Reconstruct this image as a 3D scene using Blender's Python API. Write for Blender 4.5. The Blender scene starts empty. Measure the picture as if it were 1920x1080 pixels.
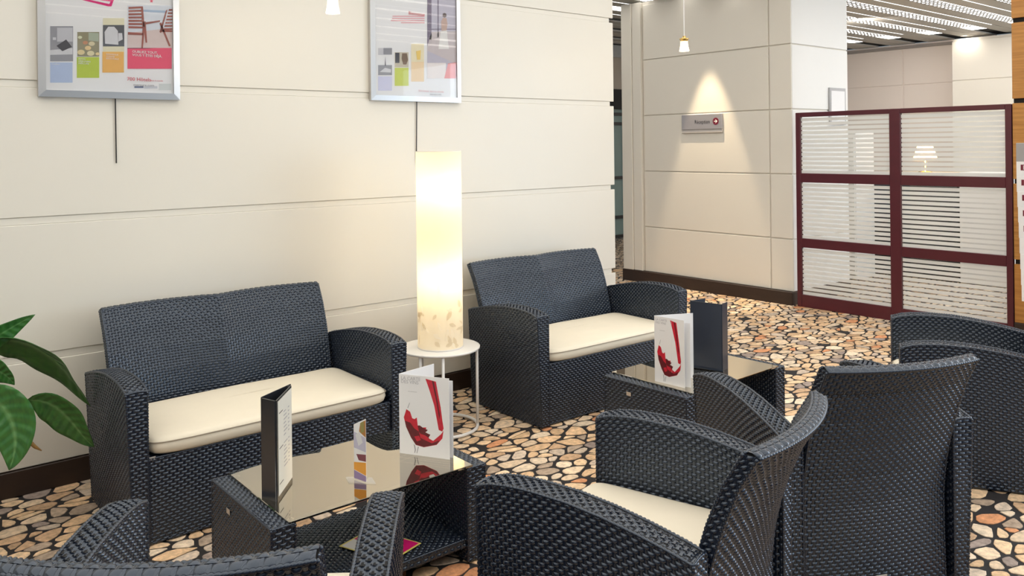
import bpy, bmesh, math, random
import numpy as np
from mathutils import Vector, Matrix
random.seed(7); rng = np.random.default_rng(7)
SC = bpy.context.scene
COL = SC.collection

# ------------------------------------------------------------------ camera
FPX, CY, YAW, ROLL, CAMH = 1559.54, 274.017, .8774, -.0114, 1.4879
_rt = Vector((math.sin(YAW), -math.cos(YAW), 0)); _up = Vector((0, 0, 1)); _fw = Vector((math.cos(YAW), math.sin(YAW), 0))
R3 = math.cos(ROLL)*_rt + math.sin(ROLL)*_up
U3 = -math.sin(ROLL)*_rt + math.cos(ROLL)*_up
cam_data = bpy.data.cameras.new('camera'); cam = bpy.data.objects.new('camera', cam_data); COL.objects.link(cam)
cam_data.sensor_width = 36; cam_data.lens = FPX/1920*36; cam_data.shift_y = (CY-540)/1920; cam_data.clip_end = 200
m = Matrix.Identity(4)
for i in range(3):
    m[i][0], m[i][1], m[i][2] = R3[i], U3[i], -_fw[i]
m[2][3] = CAMH
cam.matrix_world = m
SC.camera = cam
def at(x, y, ax, val):
    """photo pixel -> the point of the plane (axis ax = val) that stands there, in metres"""
    d = _fw + R3*((x-960)/FPX) - U3*((y-CY)/FPX)
    c = Vector((0, 0, CAMH)); t = (val-c[ax])/d[ax]
    return c+d*t
def pix(P):
    d = Vector(P)-Vector((0, 0, CAMH)); w = d.dot(_fw)
    return (960+FPX*d.dot(R3)/w, CY-FPX*d.dot(U3)/w, w)

# ------------------------------------------------------------------ world, daylight, exposure
W = bpy.data.worlds.new('world'); SC.world = W; W.use_nodes = True
bg = W.node_tree.nodes['Background']; bg.inputs[0].default_value = (.80, .90, 1, 1); bg.inputs[1].default_value = .35
def area(name, loc, rot, sx, sy, power, color):
    l = bpy.data.lights.new(name, 'AREA'); l.shape = 'RECTANGLE'; l.size = sx; l.size_y = sy; l.energy = power; l.color = color
    o = bpy.data.objects.new(name, l); COL.objects.link(o); o.location = loc; o.rotation_euler = rot
    return o
area('assumed_daylight', (5.3, -2.6, 1.6), (math.radians(90), 0, 0), 6.0, 2.4, 30, (.70, .85, 1))  # daylight from an assumed, unseen window side; only the light is built
area('assumed_daylight', (6.8, -.70, 1.5), (math.radians(90), 0, math.radians(90)), 3.6, 2.3, 62, (.72, .86, 1))  # added light for the chair-back sheen; its window is assumed, not built
area('assumed_daylight', (10.4, -2.4, 1.6), (math.radians(90), 0, 0), 5.6, 2.4, 135, (.80, .90, 1))  # added light for the reception side; window assumed out of view
SC.view_settings.view_transform = 'Standard'; SC.view_settings.look = 'None'; SC.view_settings.gamma = 1
SC.view_settings.use_curve_mapping = False; SC.view_settings.exposure = .13

# ------------------------------------------------------------------ materials
MATS = {}
def mat(name, color=(.5, .5, .5), rough=.5, metal=0, spec=.5, var=0, scale=20, stretch=(1, 1, 1), bump=0, coat=0, color2=None, bscale=None):
    if name in MATS: return MATS[name]
    M = bpy.data.materials.new(name); M.use_nodes = True; nt = M.node_tree; b = nt.nodes['Principled BSDF']
    b.inputs['Base Color'].default_value = (*color, 1); b.inputs['Roughness'].default_value = rough
    b.inputs['Metallic'].default_value = metal; b.inputs['Specular IOR Level'].default_value = spec
    b.inputs['Coat Weight'].default_value = coat; b.inputs['Coat Roughness'].default_value = .04
    if var or bump or color2:
        tc = nt.nodes.new('ShaderNodeTexCoord'); mp = nt.nodes.new('ShaderNodeMapping'); mp.inputs['Scale'].default_value = stretch
        nz = nt.nodes.new('ShaderNodeTexNoise'); nz.inputs['Scale'].default_value = scale; nz.inputs['Detail'].default_value = 4
        nt.links.new(tc.outputs['Object'], mp.inputs[0]); nt.links.new(mp.outputs[0], nz.inputs['Vector'])
        if var or color2:
            mx = nt.nodes.new('ShaderNodeMix'); mx.data_type = 'RGBA'
            c2 = color2 or tuple(min(1, c*(1+var)) for c in color); c1 = color if color2 else tuple(c*(1-var) for c in color)
            mx.inputs[6].default_value = (*c1, 1); mx.inputs[7].default_value = (*c2, 1)
            nt.links.new(nz.outputs['Fac'], mx.inputs[0]); nt.links.new(mx.outputs[2], b.inputs['Base Color'])
        if bump:
            bp = nt.nodes.new('ShaderNodeBump'); bp.inputs['Strength'].default_value = bump; bp.inputs['Distance'].default_value = .004
            nt.links.new(nz.outputs['Fac'], bp.inputs['Height']); nt.links.new(bp.outputs[0], b.inputs['Normal'])
    MATS[name] = M; return M
def emis(name, color, strength):
    if name in MATS: return MATS[name]
    M = bpy.data.materials.new(name); M.use_nodes = True; nt = M.node_tree; nt.nodes.clear()
    e = nt.nodes.new('ShaderNodeEmission'); o = nt.nodes.new('ShaderNodeOutputMaterial')
    e.inputs[0].default_value = (*color, 1); e.inputs[1].default_value = strength; nt.links.new(e.outputs[0], o.inputs[0])
    MATS[name] = M; return M
def glassy(name, tint=(.95, .98, .97), ior=1.5, rough=.0, gain=1.0, gloss=(1, 1, 1)):
    M = bpy.data.materials.new(name); M.use_nodes = True; nt = M.node_tree; nt.nodes.clear()
    t = nt.nodes.new('ShaderNodeBsdfTransparent'); t.inputs[0].default_value = (*tint, 1)
    g = nt.nodes.new('ShaderNodeBsdfGlossy'); g.inputs['Roughness'].default_value = rough; g.inputs[0].default_value = (*gloss, 1)
    fr = nt.nodes.new('ShaderNodeFresnel'); fr.inputs[0].default_value = ior
    mm = nt.nodes.new('ShaderNodeMath'); mm.operation = 'MULTIPLY'; mm.use_clamp = True; mm.inputs[1].default_value = gain
    mx = nt.nodes.new('ShaderNodeMixShader'); o = nt.nodes.new('ShaderNodeOutputMaterial')
    nt.links.new(fr.outputs[0], mm.inputs[0]); nt.links.new(mm.outputs[0], mx.inputs[0])
    nt.links.new(t.outputs[0], mx.inputs[1]); nt.links.new(g.outputs[0], mx.inputs[2]); nt.links.new(mx.outputs[0], o.inputs[0])
    MATS[name] = M; return M
def sheer(name, color, transl, transp):
    """thin sheet: diffuse + translucent, with a clear share"""
    M = bpy.data.materials.new(name); M.use_nodes = True; nt = M.node_tree; nt.nodes.clear()
    d = nt.nodes.new('ShaderNodeBsdfDiffuse'); tr = nt.nodes.new('ShaderNodeBsdfTranslucent'); tp = nt.nodes.new('ShaderNodeBsdfTransparent')
    d.inputs[0].default_value = tr.inputs[0].default_value = (*color, 1)
    a = nt.nodes.new('ShaderNodeMixShader'); b = nt.nodes.new('ShaderNodeMixShader'); o = nt.nodes.new('ShaderNodeOutputMaterial')
    a.inputs[0].default_value = transl; b.inputs[0].default_value = transp
    nt.links.new(d.outputs[0], a.inputs[1]); nt.links.new(tr.outputs[0], a.inputs[2])
    nt.links.new(a.outputs[0], b.inputs[1]); nt.links.new(tp.outputs[0], b.inputs[2]); nt.links.new(b.outputs[0], o.inputs[0])
    MATS[name] = M; return M

CREAM = mat('cream_panel', (.80, .768, .688), .38, var=.02, scale=2)
CREAMB = mat('cream_wall', (.76, .72, .64), .6, var=.02, scale=2)
PINKISH = mat('pale_pink_panel', (.78, .70, .64), .5, var=.02, scale=1.5)
WHITEP = mat('white_panel', (.84, .84, .82), .5, var=.01, scale=2)
BASEB = mat('dark_brown_laminate', (.030, .016, .011), .45, var=.35, scale=9, stretch=(1, 1, 3))
RATTAN = mat('black_rattan', (.009, .0138, .027), .22, spec=1.0, var=.35, scale=60)
RATTAN.node_tree.nodes['Principled BSDF'].inputs['Specular Tint'].default_value = (.76, .87, 1, 1)  # blue of the daylight sheen put into the specular colour
CORE = mat('rattan_core', (.006, .006, .007), .7)
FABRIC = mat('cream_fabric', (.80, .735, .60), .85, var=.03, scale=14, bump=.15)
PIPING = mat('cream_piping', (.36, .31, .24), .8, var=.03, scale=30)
GLASS = glassy('table_glass', (.72, .78, .75), 2.6, .006, 2.2, (1, .93, .81))  # warm gloss colour carries the lamp-lit wall's tone into the reflection
PANE = glassy('clear_glass', (.97, .98, .98), 1.5)
PGLASS = glassy('picture_glass', (.98, .98, .98), 1.45, .02, .45)
ALU = mat('aluminium', (.66, .65, .64), .34, metal=1, var=.04, scale=40, stretch=(1, 1, 20))
BURG = mat('burgundy_lacquer', (.090, .012, .020), .35, var=.18, scale=7, stretch=(1, 1, 2))
WHITE = mat('white_lacquer', (.86, .85, .83), .35, var=.01, scale=5)
BLACK = mat('black_plastic', (.012, .012, .013), .4, var=.2, scale=30)
DARKV = mat('dark_void', (.012, .011, .010), .8, var=.2, scale=4)
PAPER = mat('white_paper', (.86, .86, .87), .45, var=.01, scale=8, coat=.3)
INK = mat('black_ink', (.02, .02, .025), .5, var=.1)
GREYINK = mat('grey_ink', (.35, .35, .37), .5, var=.1)
RED = mat('wine_red', (.58, .012, .035), .4, var=.3, scale=60, coat=.3)
DRED = mat('wine_dark', (.13, .006, .012), .4, var=.4, scale=70, coat=.3)
PINK = mat('print_pink', (.83, .075, .16), .45, var=.05)
MAG = mat('print_magenta', (.75, .005, .19), .4, var=.08, scale=12)
def ink(name, c): return mat('print_'+name, c, .45, var=.06, scale=30)

# ------------------------------------------------------------------ mesh building
class MB:
    def __init__(s): s.v = []; s.f = []; s.n = 0
    def add(s, V, F, mi=0):
        V = np.asarray(V, float).reshape(-1, 3); s.v.append(V)
        s.f.append((np.asarray(F, int)+s.n, mi) if not isinstance(F, list) else ([[i+s.n for i in q] for q in F], mi))
        s.n += len(V); return s
    def box(s, x0, x1, y0, y1, z0, z1, mi=0):
        V = [(x, y, z) for z in (z0, z1) for y in (y0, y1) for x in (x0, x1)]
        return s.add(V, [[0, 2, 3, 1], [4, 5, 7, 6], [0, 1, 5, 4], [2, 6, 7, 3], [0, 4, 6, 2], [1, 3, 7, 5]], mi)
    def tube(s, pts, r, k=8, closed=False, mi=0, cap=True):
        pts = [Vector(p) for p in pts]; n = len(pts); rs = r if hasattr(r, '__len__') else [r]*n
        V = []; up = None
        for i, p in enumerate(pts):
            t = (pts[(i+1) % n]-pts[i-1]) if closed else (pts[min(i+1, n-1)]-pts[max(i-1, 0)])
            t.normalize()
            if up is None: up = Vector((0, 0, 1)) if abs(t.z) < .9 else Vector((1, 0, 0))
            a = t.cross(up)
            if a.length < 1e-6: a = t.cross(Vector((1, .3, .2)))
            a.normalize(); up = a.cross(t).normalized()
            for j in range(k):
                w = 2*math.pi*j/k; V.append(p+(a*math.cos(w)+up*math.sin(w))*rs[i])
        F = []
        for i in range(n if closed else n-1):
            for j in range(k):
                a0 = i*k+j; a1 = i*k+(j+1) % k; b0 = ((i+1) % n)*k+j; b1 = ((i+1) % n)*k+(j+1) % k
                F.append([a0, a1, b1, b0])
        if not closed and cap:
            F.append(list(range(k))[::-1]); F.append([(n-1)*k+j for j in range(k)])
        return s.add([tuple(v) for v in V], F, mi)
    def lathe(s, prof, k=32, c=(0, 0, 0), mi=0):
        V = [(c[0]+r*math.cos(2*math.pi*j/k), c[1]+r*math.sin(2*math.pi*j/k), c[2]+z) for r, z in prof for j in range(k)]
        F = [[i*k+j, i*k+(j+1) % k, (i+1)*k+(j+1) % k, (i+1)*k+j] for i in range(len(prof)-1) for j in range(k)]
        return s.add(V, F, mi)
    def grid(s, P, mi=0, flip=False):
        a, b = P.shape[:2]; I = np.arange(a*b).reshape(a, b)
        q = np.stack([I[:-1, :-1], I[1:, :-1], I[1:, 1:], I[:-1, 1:]], -1).reshape(-1, 4)
        return s.add(P.reshape(-1, 3), q[:, ::-1] if flip else q, mi)
    def mesh(s, name, mats, smooth=False):
        me = bpy.data.meshes.new(name); V = np.concatenate(s.v)
        loops = []; starts = []; tot = []; mi = []; c = 0
        for F, k in s.f:
            if isinstance(F, np.ndarray):
                n, w = F.shape; loops.append(F.ravel()); starts.append(c+np.arange(n)*w); tot.append(np.full(n, w)); mi.append(np.full(n, k)); c += n*w
            else:
                for q in F: loops.append(np.array(q)); starts.append(np.array([c])); tot.append(np.array([len(q)])); mi.append(np.array([k])); c += len(q)
        loops = np.concatenate(loops); starts = np.concatenate(starts); tot = np.concatenate(tot); mi = np.concatenate(mi)
        me.vertices.add(len(V)); me.vertices.foreach_set('co', V.astype(np.float32).ravel())
        me.loops.add(len(loops)); me.loops.foreach_set('vertex_index', loops.astype(np.int32))
        me.polygons.add(len(starts)); me.polygons.foreach_set('loop_start', starts.astype(np.int32)); me.polygons.foreach_set('loop_total', tot.astype(np.int32))
        me.polygons.foreach_set('material_index', mi.astype(np.int32))
        me.polygons.foreach_set('use_smooth', np.full(len(starts), bool(smooth)))
        for x in (mats if isinstance(mats, (list, tuple)) else [mats]): me.materials.append(x)
        me.update(calc_edges=True); me.validate(); return me
    def build(s, name, mats, parent=None, smooth=False): return link(name, s.mesh(name, mats, smooth), parent)
def link(name, me, parent=None):
    o = bpy.data.objects.new(name, me); COL.objects.link(o)
    if parent: o.parent = parent
    return o
def tag(o, label, cat, group=None):
    o['label'] = label; o['category'] = cat
    if group: o['group'] = group
    return o
def thing(name, label, cat, loc=(0, 0, 0), rz=0, group=None):
    o = bpy.data.objects.new(name, None); COL.objects.link(o); o.location = loc; o.rotation_euler = (0, 0, rz); o.empty_display_size = .1
    return tag(o, label, cat, group)
def struct(o): o['kind'] = 'structure'; return o
def copy_tree(o, parent=None):
    c = o.copy(); COL.objects.link(c); c.parent = parent
    for ch in [x for x in bpy.data.objects if x.parent == o]: copy_tree(ch, c)
    return c
def bevel_box(x0, x1, y0, y1, z0, z1, r, seg=2):
    bm = bmesh.new(); bmesh.ops.create_cube(bm, size=1)
    for v in bm.verts: v.co = Vector((x0+(v.co.x+.5)*(x1-x0), y0+(v.co.y+.5)*(y1-y0), z0+(v.co.z+.5)*(z1-z0)))
    bmesh.ops.bevel(bm, geom=bm.edges[:], offset=r, segments=seg, affect='EDGES', profile=.5)
    return bm
def bmobj(name, bm, mt, parent=None, smooth=False):
    me = bpy.data.meshes.new(name); bm.to_mesh(me); bm.free(); me.materials.append(mt)
    if smooth:
        for p in me.polygons: p.use_smooth = True
    return link(name, me, parent)
def bbox_obj(name, mt, parent, x0, x1, y0, y1, z0, z1, r=.004, seg=1): return bmobj(name, bevel_box(x0, x1, y0, y1, z0, z1, r, seg), mt, parent)
def slab(name, mt, pts, nrm, th, parent=None):
    """flat polygon (3-D points) with thickness th along nrm"""
    pts = [Vector(p) for p in pts]; n = len(pts); nrm = Vector(nrm)*th
    V = [tuple(p) for p in pts]+[tuple(p+nrm) for p in pts]
    F = [list(range(n))[::-1], [n+i for i in range(n)]]+[[i, (i+1) % n, n+(i+1) % n, n+i] for i in range(n)]
    o = MB().add(V, F).build(name, mt, parent)
    bm = bmesh.new(); bm.from_mesh(o.data); bmesh.ops.recalc_face_normals(bm, faces=bm.faces); bm.to_mesh(o.data); bm.free()
    return o
def text(body, size, origin, xdir, ydir, mt, parent, name='lettering', bold=0, sx=1):
    cu = bpy.data.curves.new('t', 'FONT'); cu.body = body; cu.size = size; cu.extrude = .0002; cu.offset = bold; cu.resolution_u = 2
    o = bpy.data.objects.new('t', cu); COL.objects.link(o)
    dg = bpy.context.evaluated_depsgraph_get(); me = bpy.data.meshes.new_from_object(o.evaluated_get(dg)); bpy.data.objects.remove(o)
    x = Vector(xdir).normalized(); y = Vector(ydir).normalized(); z = x.cross(y); T = Matrix.Identity(4)
    for i in range(3): T[i][0], T[i][1], T[i][2], T[i][3] = x[i]*sx, y[i], z[i], origin[i]
    me.transform(T); me.materials.clear(); me.materials.append(mt); me.name = name
    return link(name, me, parent)

# ------------------------------------------------------------------ structure: floor
YW = 4.1465                     # face of the panelled wall
XC = 6.86                       # face of the reception pillar and the screen
XF = 13.5                       # far wall
ZC = 3.06                       # ceiling
CARPET = mat('carpet_ground', (.020, .017, .018), .9, var=.4, scale=40)
def pebble_mat():
    M = bpy.data.materials.new('pebble_print'); M.use_nodes = True; nt = M.node_tree; b = nt.nodes['Principled BSDF']; b.inputs['Roughness'].default_value = .8
    tc = nt.nodes.new('ShaderNodeTexCoord'); vo = nt.nodes.new('ShaderNodeTexVoronoi'); vo.inputs['Scale'].default_value = 14; vo.feature = 'DISTANCE_TO_EDGE'
    v2 = nt.nodes.new('ShaderNodeTexVoronoi'); v2.inputs['Scale'].default_value = 14
    r = nt.nodes.new('ShaderNodeValToRGB'); r.color_ramp.elements[0].position = .08; r.color_ramp.elements[1].position = .12
    cr = nt.nodes.new('ShaderNodeValToRGB'); cr.color_ramp.elements[0].color = (.40, .27, .17, 1); cr.color_ramp.elements[1].color = (.75, .62, .48, 1)
    mx = nt.nodes.new('ShaderNodeMix'); mx.data_type = 'RGBA'; mx.inputs[6].default_value = (.02, .017, .018, 1)
    sp = nt.nodes.new('ShaderNodeSeparateColor')
    nt.links.new(tc.outputs['Object'], vo.inputs['Vector']); nt.links.new(tc.outputs['Object'], v2.inputs['Vector'])
    nt.links.new(vo.outputs['Distance'], r.inputs[0]); nt.links.new(v2.outputs['Color'], sp.inputs[0]); nt.links.new(sp.outputs[0], cr.inputs[0])
    nt.links.new(r.outputs[0], mx.inputs[0]); nt.links.new(cr.outputs[0], mx.inputs[7]); nt.links.new(mx.outputs[2], b.inputs['Base Color'])
    return M
SX1, SY1 = 7.3, 6.9             # pebbles are built one by one up to here
fb = MB().box(-3, SX1, -2.6, SY1, -.06, -.004, 0).box(SX1, 14, -2.6, SY1, -.06, -.001, 1).box(-3, 14, SY1, 13, -.06, -.001, 1)
floor = struct(fb.build('floor', [CARPET, pebble_mat()]))

def stone_mat():
    M = bpy.data.materials.new('pebble'); M.use_nodes = True; nt = M.node_tree; b = nt.nodes['Principled BSDF']; b.inputs['Roughness'].default_value = .75
    b.inputs['Specular IOR Level'].default_value = .25
    at_ = nt.nodes.new('ShaderNodeAttribute'); at_.attribute_name = 'tone'
    tc = nt.nodes.new('ShaderNodeTexCoord'); nz = nt.nodes.new('ShaderNodeTexNoise'); nz.inputs['Scale'].default_value = 38; nz.inputs['Detail'].default_value = 5; nz.inputs['Roughness'].default_value = .65
    mr = nt.nodes.new('ShaderNodeMapRange'); mr.inputs[1].default_value = .3; mr.inputs[2].default_value = .7; mr.inputs[3].default_value = .62; mr.inputs[4].default_value = 1.22
    mx = nt.nodes.new('ShaderNodeMix'); mx.data_type = 'RGBA'; mx.blend_type = 'MULTIPLY'; mx.inputs[0].default_value = 1
    nt.links.new(tc.outputs['Object'], nz.inputs['Vector']); nt.links.new(nz.outputs['Fac'], mr.inputs[0]); nt.links.new(mr.outputs[0], mx.inputs[7])
    nt.links.new(at_.outputs['Color'], mx.inputs[6]); nt.links.new(mx.outputs[2], b.inputs['Base Color'])
    return M
STONE = stone_mat()
def make_stones():
    sp = .066; ST = 1.5
    nx = int((SX1+.9)/sp/ST); ny = int((SY1+1.2)/sp)
    J = rng.uniform(-.58, .58, (nx, ny, 2)); Wt = np.exp(rng.normal(0, .30, (nx, ny)))
    P = np.zeros((nx, ny, 2))
    P[..., 0] = -.9+(np.arange(nx)[:, None]+.5+J[..., 0]+.5*(np.arange(ny)[None, :] % 2))*sp*ST
    P[..., 1] = -1.2+(np.arange(ny)[None, :]+.5+J[..., 1])*sp
    vis = [[(0, 938), (173, 900), (205, 955), (130, 1045), (0, 1052)], [(838, 742), (886, 756), (1012, 808), (1122, 772), (1118, 893), (1080, 912), (910, 880), (838, 832)],
           [(1290, 545), (1490, 578), (1672, 604), (1672, 690), (1520, 745), (1475, 688), (1310, 655)], [(1800, 912), (1920, 915), (1920, 1080), (1795, 1080)], [(292, 1018), (396, 996), (396, 1052), (290, 1052)]]
    def inside(px, py, poly):
        c = False
        for i in range(len(poly)):
            (x1, y1), (x2, y2) = poly[i-1], poly[i]
            if (y1 > py) != (y2 > py) and px < (x2-x1)*(py-y1)/(y2-y1)+x1: c = not c
        return c
    big = []; rest = []
    pal = [((.70, .51, .33), 5), ((.78, .60, .41), 4), ((.58, .41, .27), 3), ((.74, .61, .46), 4), ((.60, .52, .44), 2.5), ((.44, .36, .29), 1.8), ((.64, .32, .17), 1.0), ((.34, .29, .27), 1), ((.82, .71, .57), 2)]
    cols = [p[0] for p in pal]; pw = np.array([p[1] for p in pal]); pw = pw/pw.sum()
    for i in range(nx):
        for j in range(ny):
            cx, cy = P[i, j]; sxs = 1/ST
            if (cy > YW+.02 and cx < 4.2) or (cx > XC+.02 and 4.2 < cy < 6.3): continue
            d = (cx*_fw.x+cy*_fw.y)
            if d < .45: continue
            u, v, w = pix((cx, cy, 0))
            if not (-800 < u < 2700 and v < 2300): continue
            poly = [(-.1, -.1), (.1, -.1), (.1, .1), (-.1, .1)]
            wi = Wt[i, j]
            if rng.random() < .02: continue
            for a in range(max(0, i-2), min(nx, i+3)):
                for b in range(max(0, j-2), min(ny, j+3)):
                    if a == i and b == j: continue
                    qx = (P[a, b, 0]-cx)*sxs; qy = P[a, b, 1]-cy; L2 = qx*qx+qy*qy; L = math.sqrt(L2)
                    # weighted bisector, pulled in by half a joint
                    lim = L*wi/(wi+Wt[a, b])-.0022-.0030*((i*7+j*13+a*7+b*13) % 5)/4
                    ux, uy = qx/L, qy/L; out = []
                    for k in range(len(poly)):
                        p0 = poly[k-1]; p1 = poly[k]; d0 = p0[0]*ux+p0[1]*uy-lim; d1 = p1[0]*ux+p1[1]*uy-lim
                        if (d0 <= 0) != (d1 <= 0):
                            t = d0/(d0-d1); out.append((p0[0]+(p1[0]-p0[0])*t, p0[1]+(p1[1]-p0[1])*t))
                        if d1 <= 0: out.append(p1)
                    poly = out
                    if len(poly) < 3: break
                if len(poly) < 3: break
            if len(poly) < 3: continue
            # soften the corners
            q = []
            for k in range(len(poly)):
                p0, p1 = poly[k-1], poly[k]
                l = math.hypot(p1[0]-p0[0], p1[1]-p0[1]); c = .24
                q.append((p0[0]+(p1[0]-p0[0])*c, p0[1]+(p1[1]-p0[1])*c)); q.append((p0[0]+(p1[0]-p0[0])*(1-c), p0[1]+(p1[1]-p0[1])*(1-c)))
            q = np.array(q)*rng.uniform(.90, 1.0); q[:, 0] *= ST
            A = .5*abs(np.dot(q[:, 0], np.roll(q[:, 1], 1))-np.dot(q[:, 1], np.roll(q[:, 0], 1)))
            if A < .0003: continue
            n = len(q); gx = q.mean(0); zt = -rng.uniform(0, .0012)
            V = np.zeros((3*n, 3)); V[:n, :2] = q; V[:n, 2] = -.0045; V[n:2*n, :2] = q; V[n:2*n, 2] = zt-.0012; V[2*n:, :2] = gx+(q-gx)*.93; V[2*n:, 2] = zt
            V[:, 0] += cx; V[:, 1] += cy
            F = []
            for r_ in (0, 1):
                F += [[r_*n+k, r_*n+(k+1) % n, (r_+1)*n+(k+1) % n, (r_+1)*n+k] for k in range(n)]
            F.append([2*n+k for k in range(n)])
            col = np.array(cols[rng.choice(len(cols), p=pw)])*rng.uniform(.96, 1.26)*np.array([1.03, .96, .89])
            st = (V, F, col, A/(w*w)*(1/w))
            (big if any(inside(u, v, pl) for pl in vis) else rest).append(st)
    big.sort(key=lambda s: -s[3]); rest += big[300:]; big = big[:300]
    def colour(me, cols_per_v):
        a = me.color_attributes.new('tone', 'FLOAT_COLOR', 'POINT'); a.data.foreach_set('color', np.asarray(cols_per_v, np.float32).ravel())
    for V, F, c, _ in big:
        o = MB().add(V, F).build('stone', STONE, floor); colour(o.data, [(*c, 1)]*len(V))
    mb = MB(); cc = []
    for V, F, c, _ in rest: mb.add(V, F); cc += [(*c, 1)]*len(V)
    o = mb.build('stone_field', STONE, floor); colour(o.data, cc); o['kind'] = 'stuff'
make_stones()

# ------------------------------------------------------------------ structure: panelled wall with its boards
wl = struct(MB().box(-3, 4.372, YW+.011, YW+.16, 0, ZC).build('wall_left', CREAMB))
for k in range(5):
    z0 = .6*k if k else .112; z1 = min(.6*(k+1)-.032, ZC-.005)
    bbox_obj('panel', CREAM, wl, -3, 4.405, YW-.001, YW+.0105, z0+.001, z1, .0025)
    if k: bbox_obj('groove_strip', CREAM, wl, -3, 4.37, YW+.0045, YW+.0105, .6*k-.031, .6*k, .001)
struct(bbox_obj('baseboard_left', BASEB, None, -3, 4.40, YW-.012, YW+.011, -.002, .110, .003))

# pillar with the reception sign
wb = struct(MB().box(XC+.012, 7.87, 4.242, 6.28, 0, ZC-.03).build('wall_back', CREAMB))
for k in range(5):
    z0 = .6*k+.006 if k else .122; z1 = min(.6*(k+1)-.006, ZC-.031)
    bbox_obj('panel', CREAM, wb, XC, XC+.0115, 4.470, 6.012, z0, z1, .003)
    bbox_obj('panel', CREAM, wb, XC, XC+.0115, 4.232, 4.458, z0, z1, .003)
    bbox_obj('panel', WHITEP, wb, XC+.013, 7.87, 4.230, 4.2415, z0, z1, .003)
bbox_obj('pilaster', CREAM, wb, XC-.028, XC+.0115, 6.030, 6.150, .121, ZC-.031, .004)
bbox_obj('pilaster', CREAM, wb, XC-.040, XC+.0115, 6.154, 6.30, .121, ZC-.031, .004)
struct(bbox_obj('baseboard_back', BASEB, None, XC-.045, 7.88, 4.222, 6.31, -.002, .119, .003))

# far walls
wf = struct(MB().box(XF+.012, XF+.2, -2, 12, 0, ZC).build('wall_far', PINKISH))
for j, (ya, yb) in enumerate(((7.9, 6.32), (6.30, 4.72), (4.70, 3.1))):
    for k in range(5):
        bbox_obj('panel', PINKISH, wf, XF, XF+.0115, yb, ya, .6*k+.008 if k else .01, .6*(k+1)-.012, .004)
wp = struct(MB().box(XF-.25, XF+.005, 1.0, 5.43, 0, 3.03).build('wall_far_pier', CREAMB))
for (ya, yb) in ((5.44, 4.56), (4.54, 3.0)):
    for k in range(5): bbox_obj('panel', CREAM, wp, XF-.262, XF-.2505, yb, ya, .6*k+.006 if k else .01, min(.6*(k+1)-.006, 3.03), .004)
struct(bbox_obj('trim_1', mat('grey_trim', (.30, .27, .25), .4, var=.1), None, XF-.05, XF-.002, 5.45, 9, 2.985, 3.03, .004))
struct(MB().box(-3.15, -3, -2.6, YW, 0, ZC).build('wall_light_block', CREAMB))  # unseen wall, added to keep daylight out on this side

# wood-clad wall on the right
def wood_mat():
    M = bpy.data.materials.new('honey_wood'); M.use_nodes = True; nt = M.node_tree; b = nt.nodes['Principled BSDF']; b.inputs['Roughness'].default_value = .4
    tc = nt.nodes.new('ShaderNodeTexCoord'); mp = nt.nodes.new('ShaderNodeMapping'); mp.inputs['Scale'].default_value = (3, 1.2, 22)
    nz = nt.nodes.new('ShaderNodeTexNoise'); nz.inputs['Scale'].default_value = 2.2; nz.inputs['Detail'].default_value = 6; nz.inputs['Distortion'].default_value = .6
    cr = nt.nodes.new('ShaderNodeValToRGB'); cr.color_ramp.elements[0].position = .3; cr.color_ramp.elements[1].position = .75
    cr.color_ramp.elements[0].color = (.40, .17, .035, 1); cr.color_ramp.elements[1].color = (.62, .30, .075, 1)
    nt.links.new(tc.outputs['Object'], mp.inputs[0]); nt.links.new(mp.outputs[0], nz.inputs[0]); nt.links.new(nz.outputs[0], cr.inputs[0]); nt.links.new(cr.outputs[0], b.inputs['Base Color'])
    return M
WOOD = wood_mat()
wr = struct(MB().box(XC+.01, XC+.35, 1.2, 2.385, 0, ZC).build('wall_right', DARKV))
for k in range(5):
    bbox_obj('wood_panel', WOOD, wr, XC-.012, XC+.0095, 1.2, 2.388, .6*k+.0 if k else .13, min(.6*(k+1)-.035, ZC), .002)
struct(bbox_obj('baseboard_right', BASEB, None, XC-.02, XC+.0095, 1.2, 2.39, -.002, .128, .003))

# corridor end: glazed partition behind the gap
gw = struct(MB().box(7.9, 13.4, 8.98, 9.1, 2.05, ZC).build('wall_corridor', mat('taupe_board', (.36, .31, .25), .6, var=.1, scale=2)))
bbox_obj('bulkhead', DARKV, gw, 7.9, 13.4, 8.95, 8.979, 2.05, 2.36, .003)
bbox_obj('bulkhead', mat('grey_board', (.33, .34, .33), .5, var=.1), gw, 7.9, 13.4, 8.95, 8.979, 2.86, 3.05, .003)
w1 = struct(MB().box(7.9, 13.4, 9.03, 9.04, .05, 2.05).build('window_1', mat('green_glass', (.16, .23, .22), .12, spec=.7, var=.35, scale=1.2)))
for z in (1.95, 1.80, .95, .33, .03): bbox_obj('frame_bar', BLACK, w1, 7.9, 13.4, 8.99, 9.03, z, z+.045, .003)
for x in (8.6, 9.8, 11.0, 12.2): bbox_obj('mullion', BLACK, w1, x, x+.05, 8.985, 9.03, .02, 2.05, .003)

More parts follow.
